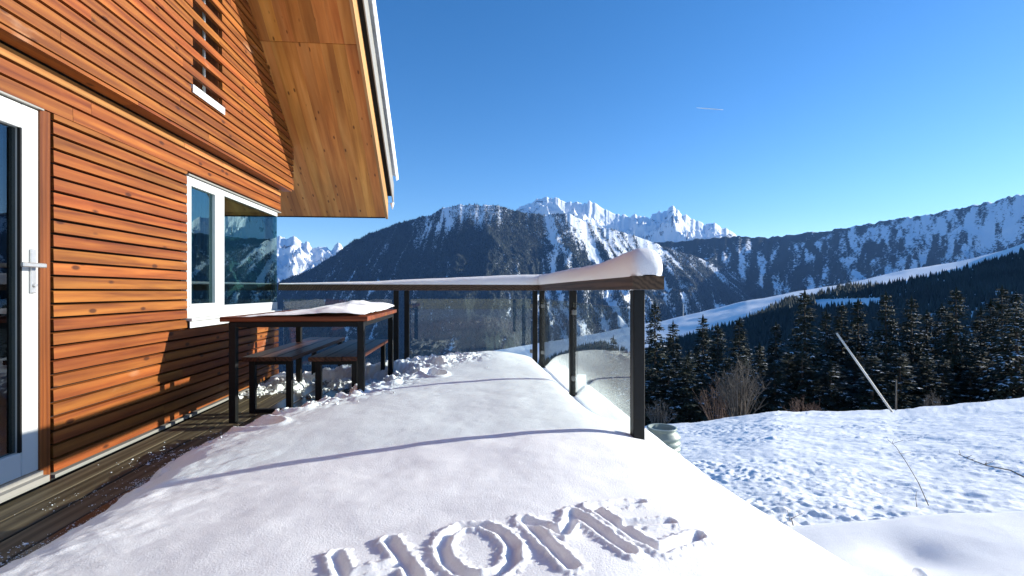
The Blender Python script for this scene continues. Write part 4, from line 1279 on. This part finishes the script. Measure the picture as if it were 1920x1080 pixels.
# ------------------------------------------------------------------ bare bushes, pole, posts, twigs
def bush(name, px, dep, py_top, spread, label, n, mat_, seed, cat='bush'):
    r_ = random.Random(seed)
    x, y, zt_ = at(px, dep, py=py_top)
    zg = float(terrain_z(np.array([x]), np.array([y]))[0]) - 0.1
    H_ = zt_ - zg
    mb = MB()
    for i in range(n):
        az = r_.uniform(0, 6.28); lean = r_.uniform(0.05, 1.0)
        h = H_ * r_.uniform(0.55, 1.0) * (1 - 0.35 * lean)
        bxp = x + math.cos(az) * 0.25; byp = y + math.sin(az) * 0.25
        tip = Vector((x + math.cos(az) * spread * lean, y + math.sin(az) * spread * lean, zg + h))
        b0 = Vector((bxp, byp, zg))
        mid = b0.lerp(tip, 0.5) + Vector((r_.uniform(-.08, .08), r_.uniform(-.08, .08), 0.12 * h))
        mb.tube([b0, mid, tip], [0.024, 0.014, 0.004], 4, False)
        for k in range(7):
            t = r_.uniform(0.3, 0.95)
            p = mid.lerp(tip, (t - 0.5) * 2) if t > 0.5 else b0.lerp(mid, t * 2)
            dv = Vector((r_.uniform(-1, 1), r_.uniform(-1, 1), r_.uniform(0.5, 1.4))).normalized() * H_ * r_.uniform(0.10, 0.26)
            e = p + dv
            mb.tube([p, e], [0.009, 0.003], 3, False)
            for j in range(2):
                q = p.lerp(e, r_.uniform(0.3, 0.9))
                mb.tube([q, q + Vector((r_.uniform(-1, 1), r_.uniform(-1, 1), r_.uniform(0.3, 1.2))).normalized() * H_ * 0.08], [0.006, 0.002], 3, False)
    return mb.build(name, mat_, None, label=label, cat=cat, group=None)
bush('bare_bush', 1385, 24.5, 662, 1.5, 'large leafless brown bush standing at the edge of the snowy field', 60, M['twig'], 1)
bush('bare_bush', 1345, 25.5, 700, 1.0, 'smaller reddish bush on the left flank of the large leafless bush', 30, M['twig_red'], 12)
bush('bare_bush', 1236, 23.5, 745, 0.8, 'low leafless bush right above the ribbed barrel', 26, M['twig'], 2)
bush('bare_bush', 1505, 25, 742, 1.0, 'low scrubby reddish bush below the tallest middle spruce', 26, M['twig_red'], 3)
bush('bare_bush', 1745, 25, 728, 0.5, 'thin leafless shrub right of the leaning pole at the field edge', 12, M['twig'], 4)

z_at = lambda x, y: float(terrain_z(np.array([x]), np.array([y]))[0])
x, y, z = at(1681, 21.5, py=768)
zt_ = z_at(x, y)
top = Vector(at(1569, 21.0, py=625))
foot = Vector((x, y, min(z, zt_) - 0.25))
MB().tube([foot, foot.lerp(top, 0.5), top], [0.044, 0.042, 0.038], 12).build('leaning_pole', M['pole'], None, True, label='long pale pole leaning steeply left at the far edge of the snowy field', cat='pole')
x, y, z = at(1680, 22.3, py=712)
MB().tube([(x, y, z_at(x, y) - 0.3), (x, y, z)], [0.035, 0.03], 8).build('thin_post', M['twig'], None, True, label='thin upright stake at the foot of the leaning pole', cat='stake')
# lift pylon on the far snow slope
x, y, z = at(1281, 860, py=568)
zg = z_at(x, y)
MB().tube([(x, y, zg - 1), (x, y, z)], [0.8, 0.5], 8).box(x - 2.4, x + 2.4, y - 0.3, y + 0.3, z - 0.6, z).build('lift_pylon', M['pole'], None, label='tiny pale pylon standing on the distant snowy ridge', cat='pylon')

def stalk(name, pts, rad, label, mat_='twig', twigs=0, seed=1):
    r_ = random.Random(seed)
    P3 = [Vector(p) for p in pts]
    mb = MB().tube(P3, [rad * (1 - 0.6 * i / (len(P3) - 1)) for i in range(len(P3))], 5)
    for k in range(twigs):
        i = r_.randrange(len(P3) // 2, len(P3) - 1)
        q = P3[i].lerp(P3[i + 1], r_.random())
        mb.tube([q, q + Vector((r_.uniform(-.06, .06), r_.uniform(-.06, .06), r_.uniform(0.02, .07)))], [rad * 0.5, rad * 0.2], 4)
    return mb.build(name, M[mat_], None, label=label, cat='twig')
stalk('dry_stalk', [at(1741, 3.5, py=948), at(1722, 3.55, py=905), at(1700, 3.6, py=868), at(1680, 3.65, py=838), at(1664, 3.7, py=824)], 0.0032, 'long thin dry stalk arching up out of the smooth snow bank', twigs=4)
stalk('dry_stalk', [at(1719, 3.45, py=950), at(1717, 3.45, py=935), at(1718, 3.5, py=922)], 0.003, 'short dry stalk beside the foot of the long arching one')
x, y, _ = at(1935, 6.0, py=900)
stalk('fallen_branch', [at(1940, 5.6, py=905), at(1895, 6.0, py=882), at(1850, 6.4, py=873), at(1815, 6.7, py=860), at(1796, 6.8, py=851)], 0.009, 'dark thin branch curving over the rough snow near the right edge', twigs=6, seed=5)
stalk('dry_stalk', [at(1487, 3.1, py=985), at(1484, 3.1, py=972), at(1478, 3.1, py=977)], 0.004, 'tiny twig poking out beside the edge of the terrace snow', twigs=3, seed=8)

# contrail
c0 = Vector(at(1306, 12000, py=202)); c1 = Vector(at(1356, 12000, py=206))
cm, cn, cl_, cpn = mat('vapour')
cpn.inputs['Base Color'].default_value = (0.9, 0.92, 0.95, 1); cpn.inputs['Alpha'].default_value = 0.6; cpn.inputs['Roughness'].default_value = 1
MB().tube([c0, c0.lerp(c1, 0.35), c0.lerp(c1, 0.8), c1], [4, 13, 11, 5], 8).build('contrail', cm, None, True, label='short white contrail streak in the blue sky', cat='contrail')

# ------------------------------------------------------------------ air
hm = bpy.data.materials.new('air'); hm.use_nodes = True
hn = hm.node_tree.nodes; hn.remove(hn['Principled BSDF'])
vp = hn.new('ShaderNodeVolumePrincipled')
vp.inputs['Color'].default_value = (0.20, 0.44, 1.0, 1)
vp.inputs['Density'].default_value = 2.6e-5
vp.inputs['Anisotropy'].default_value = 0.2
hm.node_tree.links.new(vp.outputs[0], hn['Material Output'].inputs['Volume'])
MB().box(-14000, 14000, -6500, 12500, -1400, 2150).build('haze', hm, None, kind='stuff')
